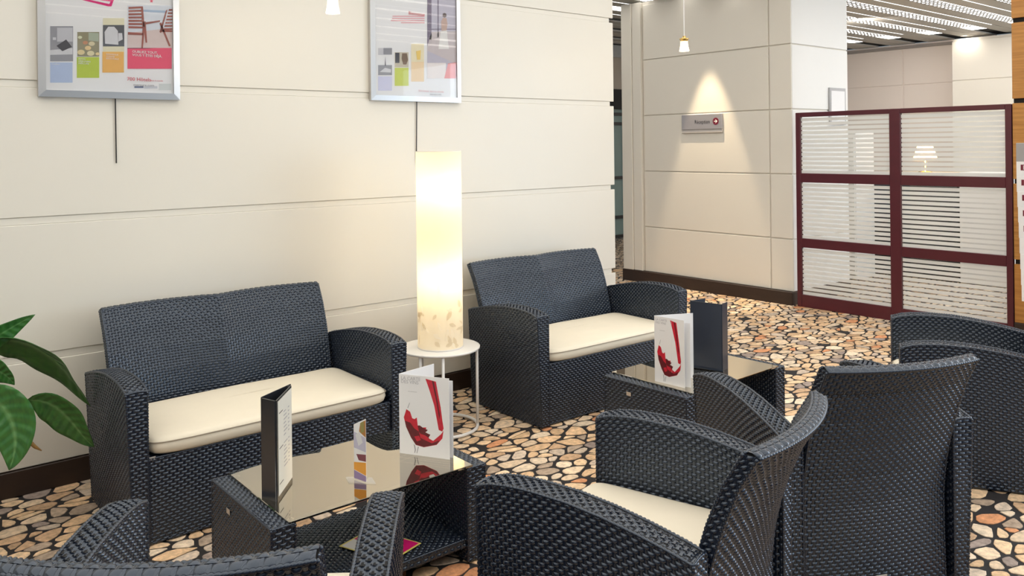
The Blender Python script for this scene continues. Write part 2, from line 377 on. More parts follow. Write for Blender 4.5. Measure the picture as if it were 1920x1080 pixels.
# ceiling: grey metal boards, thin bright joints, luminous louvre strips
GREYC = mat('grey_metal_board', (.44, .43, .40), .5, var=.12, scale=3, stretch=(.4, 4, 1))
LOUV = emis('luminous_louvre', (1, .95, .87), 4.4)
LOUV2 = emis('luminous_louvre_reception', (1, .96, .90), 6)
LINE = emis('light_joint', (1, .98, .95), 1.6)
ce = struct(MB().box(-3, XF+.2, -2.6, 12, ZC+.03, ZC+.12).build('ceiling', DARKV))
k = 0; y = -2.5
me_w = None
while y < 11.5:
    lit = y < 6.9
    for (a, b) in ((.205, .39), (.405, .595)):
        bbox_obj('ceiling_board', GREYC, ce, -3, XF, y+a, y+b, ZC, ZC+.02, .002)
    if lit:
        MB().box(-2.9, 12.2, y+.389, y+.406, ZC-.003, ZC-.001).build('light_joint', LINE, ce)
        MB().box(-2.9, 6.9, y+.005, y+.2, ZC+.022, ZC+.026).build('light_strip', LOUV, ce)
        MB().box(6.92, 12.6, y+.005, y+.2, ZC+.004, ZC+.010).build('light_strip', LOUV2, ce)
    else:
        MB().box(-2.9, XF, y+.005, y+.2, ZC+.022, ZC+.026).build('grille', mat('dark_grille', (.05, .055, .06), .5, var=.4, scale=8), ce)
    # louvre blades across the strip
    lv = MB()
    for yy in (.01, .055, .10, .145, .19): lv.box(5.2, 12.2, y+yy, y+yy+.018, ZC+.0005, ZC+.003)
    if 3 < y < 6.3:
        for xx in np.arange(7.0, 12.2, .10): lv.box(xx, xx+.045, y+.01, y+.196, ZC+.001, ZC+.0035)
        o = lv.build('louvre', mat('louvre_metal', (.13, .13, .125), .4, var=.1), ce); o['kind'] = 'stuff'
    y += .6
for px, py in ((1601, 36), (1808, 68)):
    p = at(px, py, 2, ZC-.01)
    t = thing('ceiling_spot', ('round ceiling spot beside the white pillar' if px < 1700 else 'round ceiling spot near the far pier'), 'downlight', (p.x, p.y, ZC), 0, 'recessed ceiling spots')
    MB().lathe([(.05, 0), (.055, -.006), (.042, -.006), (.04, 0)], 20).build('trim_ring', ALU, t, True)
    MB().lathe([(.0, -.002), (.041, -.002)], 20).build('bulb', emis('spot_bulb', (1, .85, .55), 8), t)
    l = bpy.data.lights.new('spot_light', 'SPOT'); l.energy = 130 if px < 1700 else 4; l.color = (1, .90, .80); l.spot_size = math.radians(150); l.spot_blend = .6; l.shadow_soft_size = .04
    o = bpy.data.objects.new('spot_light', l); COL.objects.link(o); o.parent = t; o.location = (0, 0, -.03); o.rotation_euler = (0, math.radians(-50), 0)

# ------------------------------------------------------------------ rattan
def weave(mb, f, flip=1, pu=.0140, pv=.0122, H=.0050, base=True, sub=.06):
    q = np.linspace(0, 1, 12)
    def length(P): return np.linalg.norm(np.diff(P, axis=0), axis=1).sum()
    Ls = max(length(f(q, np.full(12, t))) for t in (0, .5, 1)); Lt = max(length(f(np.full(12, s), q)) for s in (0, .5, 1))
    nu = max(2, round(Ls/pu)); nv = max(2, round(Lt/pv)); e = 1e-3
    def surf(s, t, h):
        s = np.clip(s, 0, 1); t = np.clip(t, 0, 1)
        s0, s1, t0, t1 = np.clip(s-e, 0, 1), np.clip(s+e, 0, 1), np.clip(t-e, 0, 1), np.clip(t+e, 0, 1)
        n = np.cross(f(s1, t)-f(s0, t), f(s, t1)-f(s, t0)); n /= np.linalg.norm(n, axis=-1, keepdims=True)+1e-12
        return f(s, t)+n*(flip*h)[..., None]
    I, Jg = np.meshgrid(np.arange(nu), np.arange(nv), indexing='ij')
    def pills(sel, A, B, hA, hB, Hh):
        i = I[sel].astype(float); j = Jg[sel].astype(float)
        if not len(i): return
        jit = rng.uniform(.88, 1.12, len(i))
        s = (i[:, None, None]+.5+A[None, :, None]+0*B[None, None, :])/nu; t = (j[:, None, None]+.5+0*A[None, :, None]+B[None, None, :])/nv
        h = Hh*jit[:, None, None]*np.maximum(hA[:, None]*hB[None, :], -.3)[None]
        P = surf(s, t, h); na, nb = len(A), len(B); g = np.arange(na*nb).reshape(na, nb)
        qd = np.stack([g[:-1, :-1], g[1:, :-1], g[1:, 1:], g[:-1, 1:]], -1).reshape(-1, 4)
        if flip < 0: qd = qd[:, ::-1]
        F = (qd[None]+(np.arange(len(i))*na*nb)[:, None, None]).reshape(-1, 4)
        mb.add(P.reshape(-1, 3), F, 0)
    par = (I+Jg) % 2
    pills(par == 0, np.array([-.76, -.42, 0, .42, .76]), np.array([-.45, -.20, .20, .45]), np.array([-.2, .8, 1, .8, -.2]), np.array([.1, 1, 1, .1]), H)
    pills(par == 1, np.array([-.30, 0, .30]), np.array([-.75, 0, .75]), np.array([.1, 1, .1]), np.array([.3, 1, .3]), H*.42)
    if base:
        a = max(2, int(Ls/sub)+1); b = max(2, int(Lt/sub)+1)
        S, T = np.meshgrid(np.linspace(0, 1, a), np.linspace(0, 1, b), indexing='ij')
        mb.grid(surf(S, T, np.full(S.shape, -.0006)), 1, flip < 0)
def rope(mb, pts, r=.0052, pitch=.011):
    pts = np.asarray(pts, float); seg = np.linalg.norm(np.diff(pts, axis=0), axis=1); L = np.concatenate([[0], np.cumsum(seg)])
    n = max(2, int(L[-1]/pitch)); d = np.linspace(0, L[-1], n*3+1)
    P = np.stack([np.interp(d, L, pts[:, k]) for k in range(3)], 1)
    mb.tube([tuple(p) for p in P], [r*(.62 if i % 3 == 0 else 1.0) for i in range(len(P))], 6)
def lerp(a, b, t): return a+(b-a)*t
def V3(x, y, z):
    x, y, z = np.broadcast_arrays(x, y, z); return np.stack([x, y, z], -1).astype(float)

AY = np.array([0, .02, .08, .16, .28, .38, .47, .55, .61]); AZ = np.array([.586, .596, .606, .611, .607, .595, .578, .560, .543])
def ztop(y): return np.interp(y, AY, AZ)
def arm_mesh(side, half, depth=.61, th=.076, flare=.024):
    mb = MB(); xi = side*(half-th); xo = lambda z: side*(half-flare*(1-np.clip(z/.6, 0, 1)))
    outer = lambda s, t: V3(xo(ztop(s*depth)*t), s*depth, .004+t*(ztop(s*depth)-.004))
    inner = lambda s, t: V3(xi+0*s, s*depth, .004+t*(ztop(s*depth)-.004))
    top = lambda s, t: V3(lerp(xi, xo(ztop(s*depth)), t), s*depth, ztop(s*depth)+.004*np.sin(np.pi*t))
    front = lambda s, t: V3(lerp(xi, xo(ztop(0)*t), s), 0*s, .004+t*(ztop(0)-.004))
    back = lambda s, t: V3(lerp(xi, xo(ztop(depth)*t), s), depth+0*s, .004+t*(ztop(depth)-.004))
    weave(mb, outer, side); weave(mb, inner, -side); weave(mb, top, side*1, pv=.0128); weave(mb, front, side); weave(mb, back, -side)
    q = np.linspace(0, 1, 14); o_ = np.ones(14); z_ = np.zeros(14)
    rope(mb, front(z_, q)); rope(mb, front(o_, q)); rope(mb, back(o_, q)); rope(mb, back(z_, q))
    rope(mb, top(q, z_)); rope(mb, top(q, o_)); rope(mb, top(z_, q)); rope(mb, top(o_, q))
    return mb.mesh('armrest', [RATTAN, CORE], True)
PZ = np.array([0, .15, .30, .40, .50, .60, .70, .79]); PY = np.array([.555, .548, .545, .556, .578, .608, .648, .70])
def back_mesh(hw, segs, bulge, extra=0.0):
    mb = MB(); th = .036
    def yy(x, z):
        loc = (x/hw+1)/2*segs; loc = (loc-np.floor(np.clip(loc, 0, segs-1e-6)))*2-1
        return np.interp(z, PZ, PY)+extra*z/.79+bulge*(1-loc**2)*np.clip(.25+z, 0, 1)
    W_ = lambda z: hw*(.965+.035*np.clip(z/.79, 0, 1))
    zt = lambda x: .787+0*x
    fr = lambda s, t: (lambda z: V3((s*2-1)*W_(z), yy((s*2-1)*hw, z), z))(.27+t*(.787-.27))
    bk = lambda s, t: (lambda z: V3((s*2-1)*W_(z), yy((s*2-1)*hw, z)+th, z))(.006+t*(.780-.006))
    tp = lambda s, t: V3((s*2-1)*W_(.787), yy((s*2-1)*hw, .787)+t*th, .787-.007*t+.008*np.sin(np.pi*t))
    sd = lambda sg: (lambda s, t: (lambda z: V3(sg*W_(z), yy(sg*hw+0*s, z)+s*th, z))(.006+t*(.784-.006)))
    weave(mb, fr, -1*-1 if False else 1); weave(mb, bk, -1); weave(mb, tp, 1, pv=.018, H=.0042)
    weave(mb, sd(1), 1); weave(mb, sd(-1), -1)
    q = np.linspace(0, 1, 20); o_ = np.ones(20); z_ = np.zeros(20)
    for g in (tp(q, z_), tp(q, o_), bk(z_, q), bk(o_, q), fr(z_, q), fr(o_, q)): rope(mb, g, .0055)
    return mb.mesh('backrest', [RATTAN, CORE], True)
def seat_mesh(hi):
    mb = MB()
    weave(mb, lambda s, t: V3(lerp(-hi, hi, s), .014+0*s, .006+t*.318), 1)
    weave(mb, lambda s, t: V3(lerp(-hi, hi, s), .014+t*.05, .325+0*s), 1, pv=.02)
    mb.box(-hi, hi, .018, .56, .26, .324, 1); mb.box(-hi, hi, .05, .545, .008, .03, 1)
    q = np.linspace(-hi, hi, 12)
    rope(mb, V3(q, .014+0*q, .325+0*q)); rope(mb, V3(q, .014+0*q, .008+0*q))
    for s in (-1, 1): rope(mb, [(s*(hi-.004), .012, .006), (s*(hi-.004), .012, .325)])
    return mb.mesh('seat_base', [RATTAN, CORE], True)
def cushion(hi, depth, parent, z0=.33, th=.066):
    """soft pad: rounded plan, slightly domed, with a seam of piping"""
    n = 64; mb = MB(); y0, y1 = -.006, depth; cx, cy = 0, (y0+y1)/2; a, b = hi-.004, (y1-y0)/2
    def ring(f):
        P = []
        for k in range(n):
            w = 2*math.pi*k/n; c, s = math.cos(w), math.sin(w); e = .16
            x = math.copysign(abs(c)**e, c); y = math.copysign(abs(s)**e, s)
            P.append((cx+x*(a-f), cy+y*(b-f)))
        return P
    lay = [(.018, z0), (.006, z0+.010), (0, z0+.03), (.003, z0+.052), (.012, z0+.062), (.03, z0+.066), (.10, z0+.070), (min(a, b)*.75, z0+.073)]
    V = []
    for f, z in lay:
        for x, y in ring(f): V.append((x, y, z+.0025*math.sin(9*x+4*y)))
    F = [[i*n+k, i*n+(k+1) % n, (i+1)*n+(k+1) % n, (i+1)*n+k] for i in range(len(lay)-1) for k in range(n)]
    F.append([(len(lay)-1)*n+k for k in range(n)]); F.append(list(range(n))[::-1])
    c = mb.add(V, F).build('cushion', FABRIC, parent, True)
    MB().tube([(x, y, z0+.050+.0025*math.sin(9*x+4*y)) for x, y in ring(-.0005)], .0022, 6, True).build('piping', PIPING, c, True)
    return c

def make_seat(name, half, segs, bulge, extra):
    t = thing(name, name, 'seat')
    link('armrest', arm_mesh(-1, half), t); link('armrest', arm_mesh(1, half), t)
    link('backrest', back_mesh(half-.088, segs, bulge, extra), t)
    link('seat_base', seat_mesh(half-.080), t)
    cushion(half-.082, .535, t)
    return t
def set_seat(o, loc, deg, label, cat, group): o.location = (*loc, 0); o.rotation_euler = (0, 0, math.radians(deg)); tag(o, label, cat, group)
sofa = make_seat('rattan_sofa', .607, 2, .045, .005)
sofa2 = copy_tree(sofa)
set_seat(sofa, (1.462, 3.272), 0, 'black rattan two-seat sofa beside the green plant, left of the lamp', 'sofa', 'rattan sofas along the wall')
set_seat(sofa2, (3.482, 3.262), -.6, 'black rattan two-seat sofa right of the lit lamp, near the wall end', 'sofa', 'rattan sofas along the wall')
chair = make_seat('rattan_armchair', .365, 1, .046, 0)
chairs = [chair]+[copy_tree(chair) for _ in range(3)]
for o, loc, deg, lab in zip(chairs, ((1.683, 1.864), (2.943, 1.892), (.867, 2.072), (3.944, 1.892)), (195.3, 154.3, 143.2, 208.8),
        ('black rattan armchair with cream cushion in the foreground, centre of the photo', 'black rattan armchair seen from behind, nearest to the right glass table',
         'black rattan armchair cut off by the bottom edge, in front of the first glass table', 'black rattan armchair at the right edge, side-on before the striped screen')):
    set_seat(o, loc, deg, lab, 'armchair', 'rattan armchairs')

# small maker's tags on the rattan
def tagplate(o, w, h, loc, rx=0):
    p = bbox_obj('maker_tag', mat('tag_metal', (.75, .72, .68), .3, metal=.8, var=.05), o, -w/2, w/2, -.0012, 0, -h/2, h/2, .0005); p.location = loc; p.rotation_euler = (0, 0, rx); return p

tp = tagplate(chairs[1], .045, .02, (.03, .648, .072), math.pi)
tp = tagplate(sofa, .03, .012, (-.515, .012, .327))

# ------------------------------------------------------------------ glass tables
def make_table():
    t = thing('coffee_table', 'coffee table', 'table'); L, D, Hh, th = .808, .50, .338, .076
    def panel(x0):
        mb = MB(); x1 = x0+th; z0 = .004
        weave(mb, lambda s, t_: V3(x0+0*s, s*D, z0+t_*(Hh-z0)), -1); weave(mb, lambda s, t_: V3(x1+0*s, s*D, z0+t_*(Hh-z0)), 1)
        weave(mb, lambda s, t_: V3(lerp(x0, x1, s), 0*s, z0+t_*(Hh-z0)), 1); weave(mb, lambda s, t_: V3(lerp(x0, x1, s), D+0*s, z0+t_*(Hh-z0)), -1)
        weave(mb, lambda s, t_: V3(lerp(x0, x1, t_), s*D, Hh+0*s), -1, pv=.0128)
        for xx in (x0, x1):
            for yy in (0, D): rope(mb, [(xx, yy, z0), (xx, yy, Hh)])
            rope(mb, [(xx, 0, Hh), (xx, D, Hh)])
        for yy in (0, D): rope(mb, [(x0, yy, Hh), (x1, yy, Hh)])
        mb.mesh
        return link('end_panel', mb.mesh('end_panel', [RATTAN, CORE], True), t)
    pl = panel(0); panel(L-th)
    tagplate(pl, .028, .018, (-.0045, .34, .285), math.radians(-90))
    mb = MB(); zs = .085
    weave(mb, lambda s, q: V3(lerp(th, L-th, s), .01+q*(D-.02), zs+0*s), 1)
    weave(mb, lambda s, q: V3(lerp(th, L-th, s), .01+0*s, zs-.03+q*.03), 1); weave(mb, lambda s, q: V3(lerp(th, L-th, s), D-.01+0*s, zs-.03+q*.03), -1)
    mb.box(th, L-th, .014, D-.014, zs-.03, zs-.001, 1); rope(mb, [(th, .01, zs), (L-th, .01, zs)])
    link('shelf', mb.mesh('shelf', [RATTAN, CORE], True), t)
    g = bbox_obj('glass_top', GLASS, t, .055, L-.055, -.004, D+.004, Hh+.0035, Hh+.0115, .0015)
    for x in (.075, L-.075):
        for y in (.03, D-.03):
            b = MB().lathe([(0, -.004), (.012, -.004), (.012, .0), (0, .0)], 14, (x, y, Hh+.0035)).build('glass_pad', mat('clear_pad', (.7, .72, .7), .2, var=.05), t, False)
    return t
ct = make_table(); ct2 = copy_tree(ct)
ct.location = (1.033, 2.398, 0); ct.rotation_euler = (0, 0, -.008); tag(ct, 'rattan coffee table with glass top in front of the left sofa', 'coffee table', 'glass-topped rattan tables')
ct2.location = (3.000, 2.398, 0); ct2.rotation_euler = (0, 0, .016); tag(ct2, 'rattan coffee table with glass top in front of the right sofa', 'coffee table', 'glass-topped rattan tables')
GZ = .338+.0115                # top of the glass

# ------------------------------------------------------------------ side table and lamp
LX, LY, TZ = 2.512, 3.640, .432
st = thing('side_table', 'round white metal side table between the two sofas', 'side table', (LX, LY, 0))
MB().lathe([(0, TZ-.012), (.205, TZ-.012), (.212, TZ-.008), (.213, TZ), (.208, TZ), (0, TZ-.003)], 64).build('table_top', WHITE, st, True)
MB().tube([(.196*math.cos(a), .196*math.sin(a), .011) for a in np.linspace(0, 2*math.pi, 49)[:-1]], .0085, 8, True).build('base_ring', WHITE, st, True)
for a in (-35, 85, 205, -120):
    a = math.radians(a-0); MB().tube([(.196*math.cos(a), .196*math.sin(a), .011), (.196*math.cos(a), .196*math.sin(a), TZ-.011)], .0078, 8).build('leg', WHITE, st, True)
LH, LR = 1.035, .120
lamp = thing('column_lamp', 'tall white paper column lamp with flower print, glowing, on the side table', 'lamp', (LX+.005, LY, TZ))
SHADE = sheer('paper_shade', (.95, .90, .79), .52, .0)
MB().lathe([(LR, .004), (LR, LH)], 64).build('lamp_shade', SHADE, lamp, True)
MB().lathe([(LR-.006, LH-.004), (LR+.001, LH-.004), (LR+.001, LH), (LR-.006, LH), (LR-.006, LH-.004)], 64).build('top_rim', WHITE, lamp)
MB().lathe([(0, 0), (LR+.001, 0), (LR+.001, .006), (0, .006)], 64).build('lamp_base', WHITE, lamp)
MB().tube([(0, 0, .004), (0, 0, .86)], .006, 8).build('stem', WHITE, lamp)
for z in (.36, .82):
    MB().lathe([(.0, z-.05), (.018, z-.045), (.02, z-.01), (.034, z+.015), (.037, z+.035), (.026, z+.058), (0, z+.066)], 20).build('bulb', emis('bulb_glow', (1, .78, .45), 14), lamp, True)
    l = bpy.data.lights.new('lamp_light', 'POINT'); l.energy = .85; l.color = (1, .76, .46); l.shadow_soft_size = .05
    lo = bpy.data.objects.new('lamp_light', l); COL.objects.link(lo); lo.parent = lamp; lo.location = (.0, -.055, z+.02)
# printed flowers on the shade: petals and leaves wrapped round the cylinder
PET = sheer('paper_print', (.99, .97, .93), .85, .0); PETG = sheer('paper_print_leaf', (.84, .78, .66), .62, .0)
def wrap(name, outline, ang, z, mt, k=1.0):
    """outline in metres (arc length, height), wrapped on the shade at a given bearing"""
    r = LR+.0008; V = []; n = len(outline)
    for u, v in outline: a = ang+u*k/r; V.append((r*math.cos(a), r*math.sin(a), z+v*k))
    uc = sum(u for u, _ in outline)/n; vc = sum(v for _, v in outline)/n; a = ang+uc*k/r; V.append((r*math.cos(a), r*math.sin(a), z+vc*k))
    return MB().add(V, [[i, (i+1) % n, n] for i in range(n)]).build(name, mt, lamp)
def petal(L, w, rot, du=0, dv=0):
    P = []
    for i in range(9): t = i/8; P.append((t*L, w*math.sin(math.pi*t**.8)))
    for i in range(7, 0, -1): t = i/8; P.append((t*L, -w*math.sin(math.pi*t**.8)))
    c, s = math.cos(rot), math.sin(rot); return [(x*c-y*s+du, x*s+y*c+dv) for x, y in P]
facing = math.atan2(-LY, -LX)
for rot, L, w in ((.5, .055, .010), (1.6, .06, .012), (2.5, .055, .011), (3.4, .045, .008), (-1.9, .06, .011), (-.6, .05, .010)): wrap('printed_petal', petal(L, w, rot), facing+.05, .365, PET)
lr = random.Random(3)
for k in range(34):
    a = facing+lr.uniform(-1.35, 1.35); z = .02+lr.uniform(0, .20)
    wrap('printed_leaf', petal(lr.uniform(.03, .06), lr.uniform(.006, .013), lr.uniform(0, 6.28)), a, z, PETG if k % 3 else PET)
cord = MB().tube([(2.86, 4.10, .007), (2.83, 4.02, .007), (2.78, 3.94, .007), (2.70, 3.875, .007), (2.62, 3.865, .007), (2.53, 3.875, .007), (2.44, 3.87, .007), (2.36, 3.84, .007)], .0035, 6).build('lamp_cord', WHITE, None, True)
tag(cord, 'thin white lamp cord lying on the floor behind the side table', 'cord')

# ------------------------------------------------------------------ cards and menus on the tables
def card_xy(name, mt, parent, a, b, z0, h, th=.0018):
    """upright card between plan points a and b"""
    a = Vector((*a, 0)); b = Vector((*b, 0)); d = (b-a).normalized(); n = Vector((d.y, -d.x, 0))
    return slab(name, mt, [a+Vector((0, 0, z0)), b+Vector((0, 0, z0)), b+Vector((0, 0, z0+h)), a+Vector((0, 0, z0+h))], n, th, parent)
def prints(parent, a, b, z0, h, w0, shapes, flip=1):
    """flat print on the card a-b: shapes = (name, material, outline in 0..1 across/down, lift)"""
    a = Vector((*a, z0)); b = Vector((*b, z0)); d = (b-a); n = Vector((d.y, -d.x, 0)).normalized()
    for name, mt, pts, lift in shapes: slab(name, mt, [a+d*u+Vector((0, 0, h*(1-v)))+n*(.0018+lift) for u, v in pts], n, .0002, parent)
def cv(P): return [((x-1068)/372, (y-80)/600) for x, y in P]
WINE = [('glass_bowl', mat('bowl_tint', (.72, .73, .76), .4, var=.04), cv([(1140, 300), (1200, 330), (1300, 350), (1385, 380), (1398, 460), (1388, 530), (1345, 584), (1250, 614), (1190, 604), (1155, 553), (1117, 476), (1101, 405), (1112, 345)]), -.0003),
        ('wine_splash', DRED, cv([(1206, 455), (1222, 452), (1250, 470), (1282, 480), (1262, 500), (1300, 512), (1285, 540), (1240, 530), (1215, 500)]), .0006), ('wine_splash', RED, cv([(1230, 515), (1262, 522), (1292, 540), (1276, 556), (1240, 540)]), .0008), ('wine_splash', RED, cv([(1180, 540), (1215, 530), (1230, 560), (1200, 575)]), .0008),
        ('wine_pour', RED, cv([(1268, 98), (1300, 104), (1345, 112), (1360, 200), (1378, 300), (1390, 400), (1398, 455), (1388, 478), (1362, 470), (1350, 400), (1330, 290), (1298, 185)]), .0),
        ('pour_shade', DRED, cv([(1315, 108), (1330, 112), (1352, 230), (1372, 360), (1368, 390), (1345, 250)]), .0003),
        ('wine', RED, cv([(1122, 342), (1150, 358), (1165, 405), (1182, 410), (1200, 396), (1206, 455), (1240, 466), (1270, 462), (1262, 500), (1290, 510), (1260, 530), (1320, 556), (1378, 500), (1397, 470), (1388, 530), (1345, 583), (1250, 613), (1190, 603), (1155, 552), (1118, 475), (1102, 405)]), .0),
        ('wine_depth', DRED, cv([(1110, 430), (1150, 440), (1180, 480), (1215, 500), (1225, 545), (1262, 560), (1310, 575), (1368, 545), (1345, 580), (1250, 611), (1190, 601), (1155, 552), (1118, 475)]), .0003),
        ('glass_stem', GREYINK, cv([(1174, 598), (1184, 606), (1190, 640), (1184, 664), (1178, 664), (1182, 640)]), .0), ('glass_stem', GREYINK, cv([(1206, 612), (1212, 616), (1200, 664), (1195, 664)]), .0),
        ('glass_rim', GREYINK, cv([(1130, 330), (1146, 290), (1149, 291), (1134, 334)]), .0)]
def wine_menu(name, label, a, b, c, d2, h, extra=None):
    t = thing(name, label, 'menu', (0, 0, 0), 0, 'wine list cards')
    card_xy('page', PAPER, t, a, b, GZ, h)
    f = card_xy('page', PAPER, t, c, a, GZ, h*1.0)
    if d2: card_xy('page', PAPER, t, (d2[0]), (d2[1]), GZ, h*.955)
    prints(t, a, b, GZ, h, 0, WINE)
    A = Vector((*a, GZ)); B = Vector((*b, GZ)); dx = (B-A).normalized(); n = Vector((dx.y, -dx.x, 0)); w = (B-A).length
    for i, s in enumerate(('LA CARTE', 'DES VINS')):
        text(s, w*.088, A+dx*w*.04+Vector((0, 0, h*(.935-.045*i)))+n*.0023, dx, (0, 0, 1), mat('pale_ink', (.50, .50, .53), .5, var=.1), t)
    slab('rule', GREYINK, [A+dx*w*u+n*.0021+Vector((0, 0, h*v)) for u, v in ((.18, .79), (.36, .79), (.36, .793), (.18, .793))], n, .0002, t)
    return t
wine_menu('wine_menu', 'white folded wine list with red wine glass on the left glass table', (1.651, 2.660), (1.752, 2.482), (1.828, 2.690), ((1.70, 2.60), (1.772, 2.487)), .295)
wine_menu('wine_menu', 'white folded wine list with red wine glass on the right glass table', (3.080, 2.648), (3.093, 2.478), (3.262, 2.560), ((3.087, 2.550), (3.120, 2.465)), .315)
# tall drink menus
LEATHER = mat('black_leatherette', (.022, .024, .030), .22, spec=.7, var=.2, scale=40, bump=.1)
IVORY = mat('ivory_page', (.80, .79, .72), .5, var=.02, scale=10, coat=.4)
t = thing('drinks_menu', 'tall folded black menu showing its ivory price page, on the left glass table', 'menu', (0, 0, 0), 0, 'tall drinks menus')
a, b, c = (1.102, 2.622), (1.122, 2.560), (1.233, 2.690)
card_xy('cover', LEATHER, t, a, b, GZ, .325, .004)
card_xy('cover', LEATHER, t, b, c, GZ, .325, .004); 
bx = Vector((*b, GZ)); dx = (Vector((*c, GZ))-bx).normalized(); n = Vector((dx.y, -dx.x, 0)); w_ = .168
card_xy('cover', LEATHER, t, (1.240, 2.700), a, GZ+.002, .325, .003)
slab('price_page', IVORY, [bx+dx*w_*u+n*.0042+Vector((0, 0, v)) for u, v in ((.06, .012), (.985, .012), (.985, .318), (.06, .318))], n, .0012, t)
for k, v in enumerate(np.linspace(.265, .085, 15)):
    if k == 7: continue
    for u0, u1 in ((.42, .56+.05*(k % 3)), (.72, .80)):
        slab('menu_line', GREYINK, [bx+dx*w_*u+n*.0056+Vector((0, 0, v+dz)) for u, dz in ((u0, 0), (u1, 0), (u1, .0035), (u0, .0035))], n, .0002, t)
for v in (.275, .16, .045): slab('menu_heading', INK, [bx+dx*w_*u+n*.0056+Vector((0, 0, v+dz)) for u, dz in ((.12, 0), (.36, 0), (.36, .003), (.12, .003))], n, .0002, t)
t = thing('drinks_menu', 'tall dark blue-black menu standing on the right glass table', 'menu', (0, 0, 0), 0, 'tall drinks menus')
NAVY = mat('navy_cover', (.020, .030, .052), .25, spec=.6, var=.25, scale=6)
card_xy('cover', NAVY, t, (3.424, 2.702), (3.464, 2.540), GZ, .335, .004); card_xy('cover', NAVY, t, (3.530, 2.690), (3.424, 2.702), GZ, .335, .003); card_xy('cover', NAVY, t, (3.464, 2.540), (3.535, 2.56), GZ, .335, .003)
for k in range(3): slab('clear_foot', PANE, [(3.40, 2.70-.05*0, GZ+.0005+k*.001), (3.46, 2.525, GZ+.0005+k*.001), (3.44, 2.52, GZ+.0005+k*.001), (3.385, 2.69, GZ+.0005+k*.001)], (0, 0, 1), .0008, t)
# small promotional card in a clear holder
t = thing('table_card', 'small colourful promotion card in clear holder on the left glass table', 'card')
ca, cb = (1.402, 2.555), (1.416, 2.497)
slab('card', PAPER, [(*ca, GZ+.004), (*cb, GZ+.004), (*cb, GZ+.218), (*ca, GZ+.188)], (-.97, -.24, 0), .0012, t)
CA = Vector((*ca, GZ+.004)); CB = Vector((*cb, GZ+.004)); dx = CB-CA; n = Vector((dx.y, -dx.x, 0)).normalized()
def cp(name, mt, pts, lift=0): slab(name, mt, [CA+dx*u+Vector((0, 0, v))+n*(.0014+lift) for u, v in pts], n, .0002, t)
cp('photo', ink('amber', (.45, .20, .05)), [(.45, .165), (1, .150), (1, .21), (.55, .192)])
cp('photo', ink('olive', (.30, .26, .08)), [(.55, .195), (.85, .205), (.9, .17), (.6, .16)], .0003)
cp('photo', ink('lilac', (.55, .53, .66)), [(0, .105), (1, .100), (1, .148), (0, .16)])
cp('photo', ink('silver', (.72, .72, .74)), [(.15, .15), (.5, .165), (.75, .13), (.4, .115)], .0003)
cp('photo', ink('plum', (.22, .06, .08)), [(.2, .085), (1, .092), (1, .068), (.4, .066)])
cp('band', ink('orange', (.80, .36, .05)), [(0, .055), (1, .065), (1, .02), (0, .03)])
cp('band', ink('violet', (.30, .22, .40)), [(0, .028), (1, .018), (1, 0), (0, 0)])
slab('holder', sheer('clear_plastic', (.9, .9, .88), .3, .8), [(1.385, 2.585, GZ+.0005), (1.450, 2.52, GZ+.0005), (1.435, 2.468, GZ+.0005), (1.37, 2.535, GZ+.0005)], (0, 0, 1), .003, t)
# flyer on the lower shelf
SZ = .085+.0068
t = thing('flyer', 'pink and white flyer lying on the lower shelf of the left table', 'flyer')
P4 = [Vector(p) for p in ((1.385, 2.640, SZ), (1.465, 2.425, SZ), (1.615, 2.468, SZ), (1.535, 2.683, SZ))]
slab('sheet', ink('yellow_edge', (.85, .75, .20)), P4, (0, 0, 1), .0015, t)
def fl(name, mt, pts, lift): slab(name, mt, [P4[0]+(P4[1]-P4[0])*u+(P4[3]-P4[0])*v+Vector((0, 0, .0016+lift)) for u, v in pts], (0, 0, 1), .0002, t)
fl('white_half', PAPER, [(.03, .03), (.97, .03), (.97, .42), (.03, .42)], 0)
fl('magenta_half', MAG, [(.03, .42), (.97, .42), (.97, .97), (.03, .97)], 0)
fl('pink_shape', ink('rose', (.85, .35, .36)), [(.35, .12), (.75, .08), (.92, .42), (.4, .42)], .0003)

# ------------------------------------------------------------------ picture frames on the wall
def frame(label, x0, x1, z0, h):
    t = thing('picture_frame', label, 'picture', (0, 0, 0), 0, 'framed hotel posters'); yb, yf, w = YW-.003, YW-.030, .030; z1 = z0+h
    def bar(p):  # mitred bar with a sloped face
        V = []
        for (ox, oz), (ix, iz) in p: V += [(ox, yb, oz), (ox, yf+.004, oz), (ix, yf, iz), (ix, yb, iz)]
        F = [[0, 1, 5, 4], [1, 2, 6, 5], [2, 3, 7, 6], [3, 0, 4, 7], [0, 3, 2, 1], [4, 5, 6, 7]]
        o = MB().add(V, F).build('frame_bar', ALU, t); bm = bmesh.new(); bm.from_mesh(o.data); bmesh.ops.recalc_face_normals(bm, faces=bm.faces); bm.to_mesh(o.data); bm.free()
    O = [(x0, z0), (x1, z0), (x1, z1), (x0, z1)]; I_ = [(x0+w, z0+w), (x1-w, z0+w), (x1-w, z1-w), (x0+w, z1-w)]
    for k in range(4): bar([(O[k], I_[k]), (O[(k+1) % 4], I_[(k+1) % 4])])
    sheet = MB().box(x0+w*.8, x1-w*.8, yf+.012, yb, z0+w*.8, z1-w*.8).build('poster', PAPER, t)
    MB().box(x0+w, x1-w, yf+.004, yf+.0055, z0+w, z1-w).build('glass_pane', PGLASS, t)
    xm = (x0+x1)/2; return t, sheet, yf+.012
YP = YW-.030+.012
def Rp(sheet, name, mt, x0, y0, x1, y1, lift=0):
    return slab(name, mt, [at(x, y, 1, YP-.0004-lift) for x, y in ((x0, y0), (x1, y0), (x1, y1), (x0, y1))], (0, -1, 0), .0003, sheet)
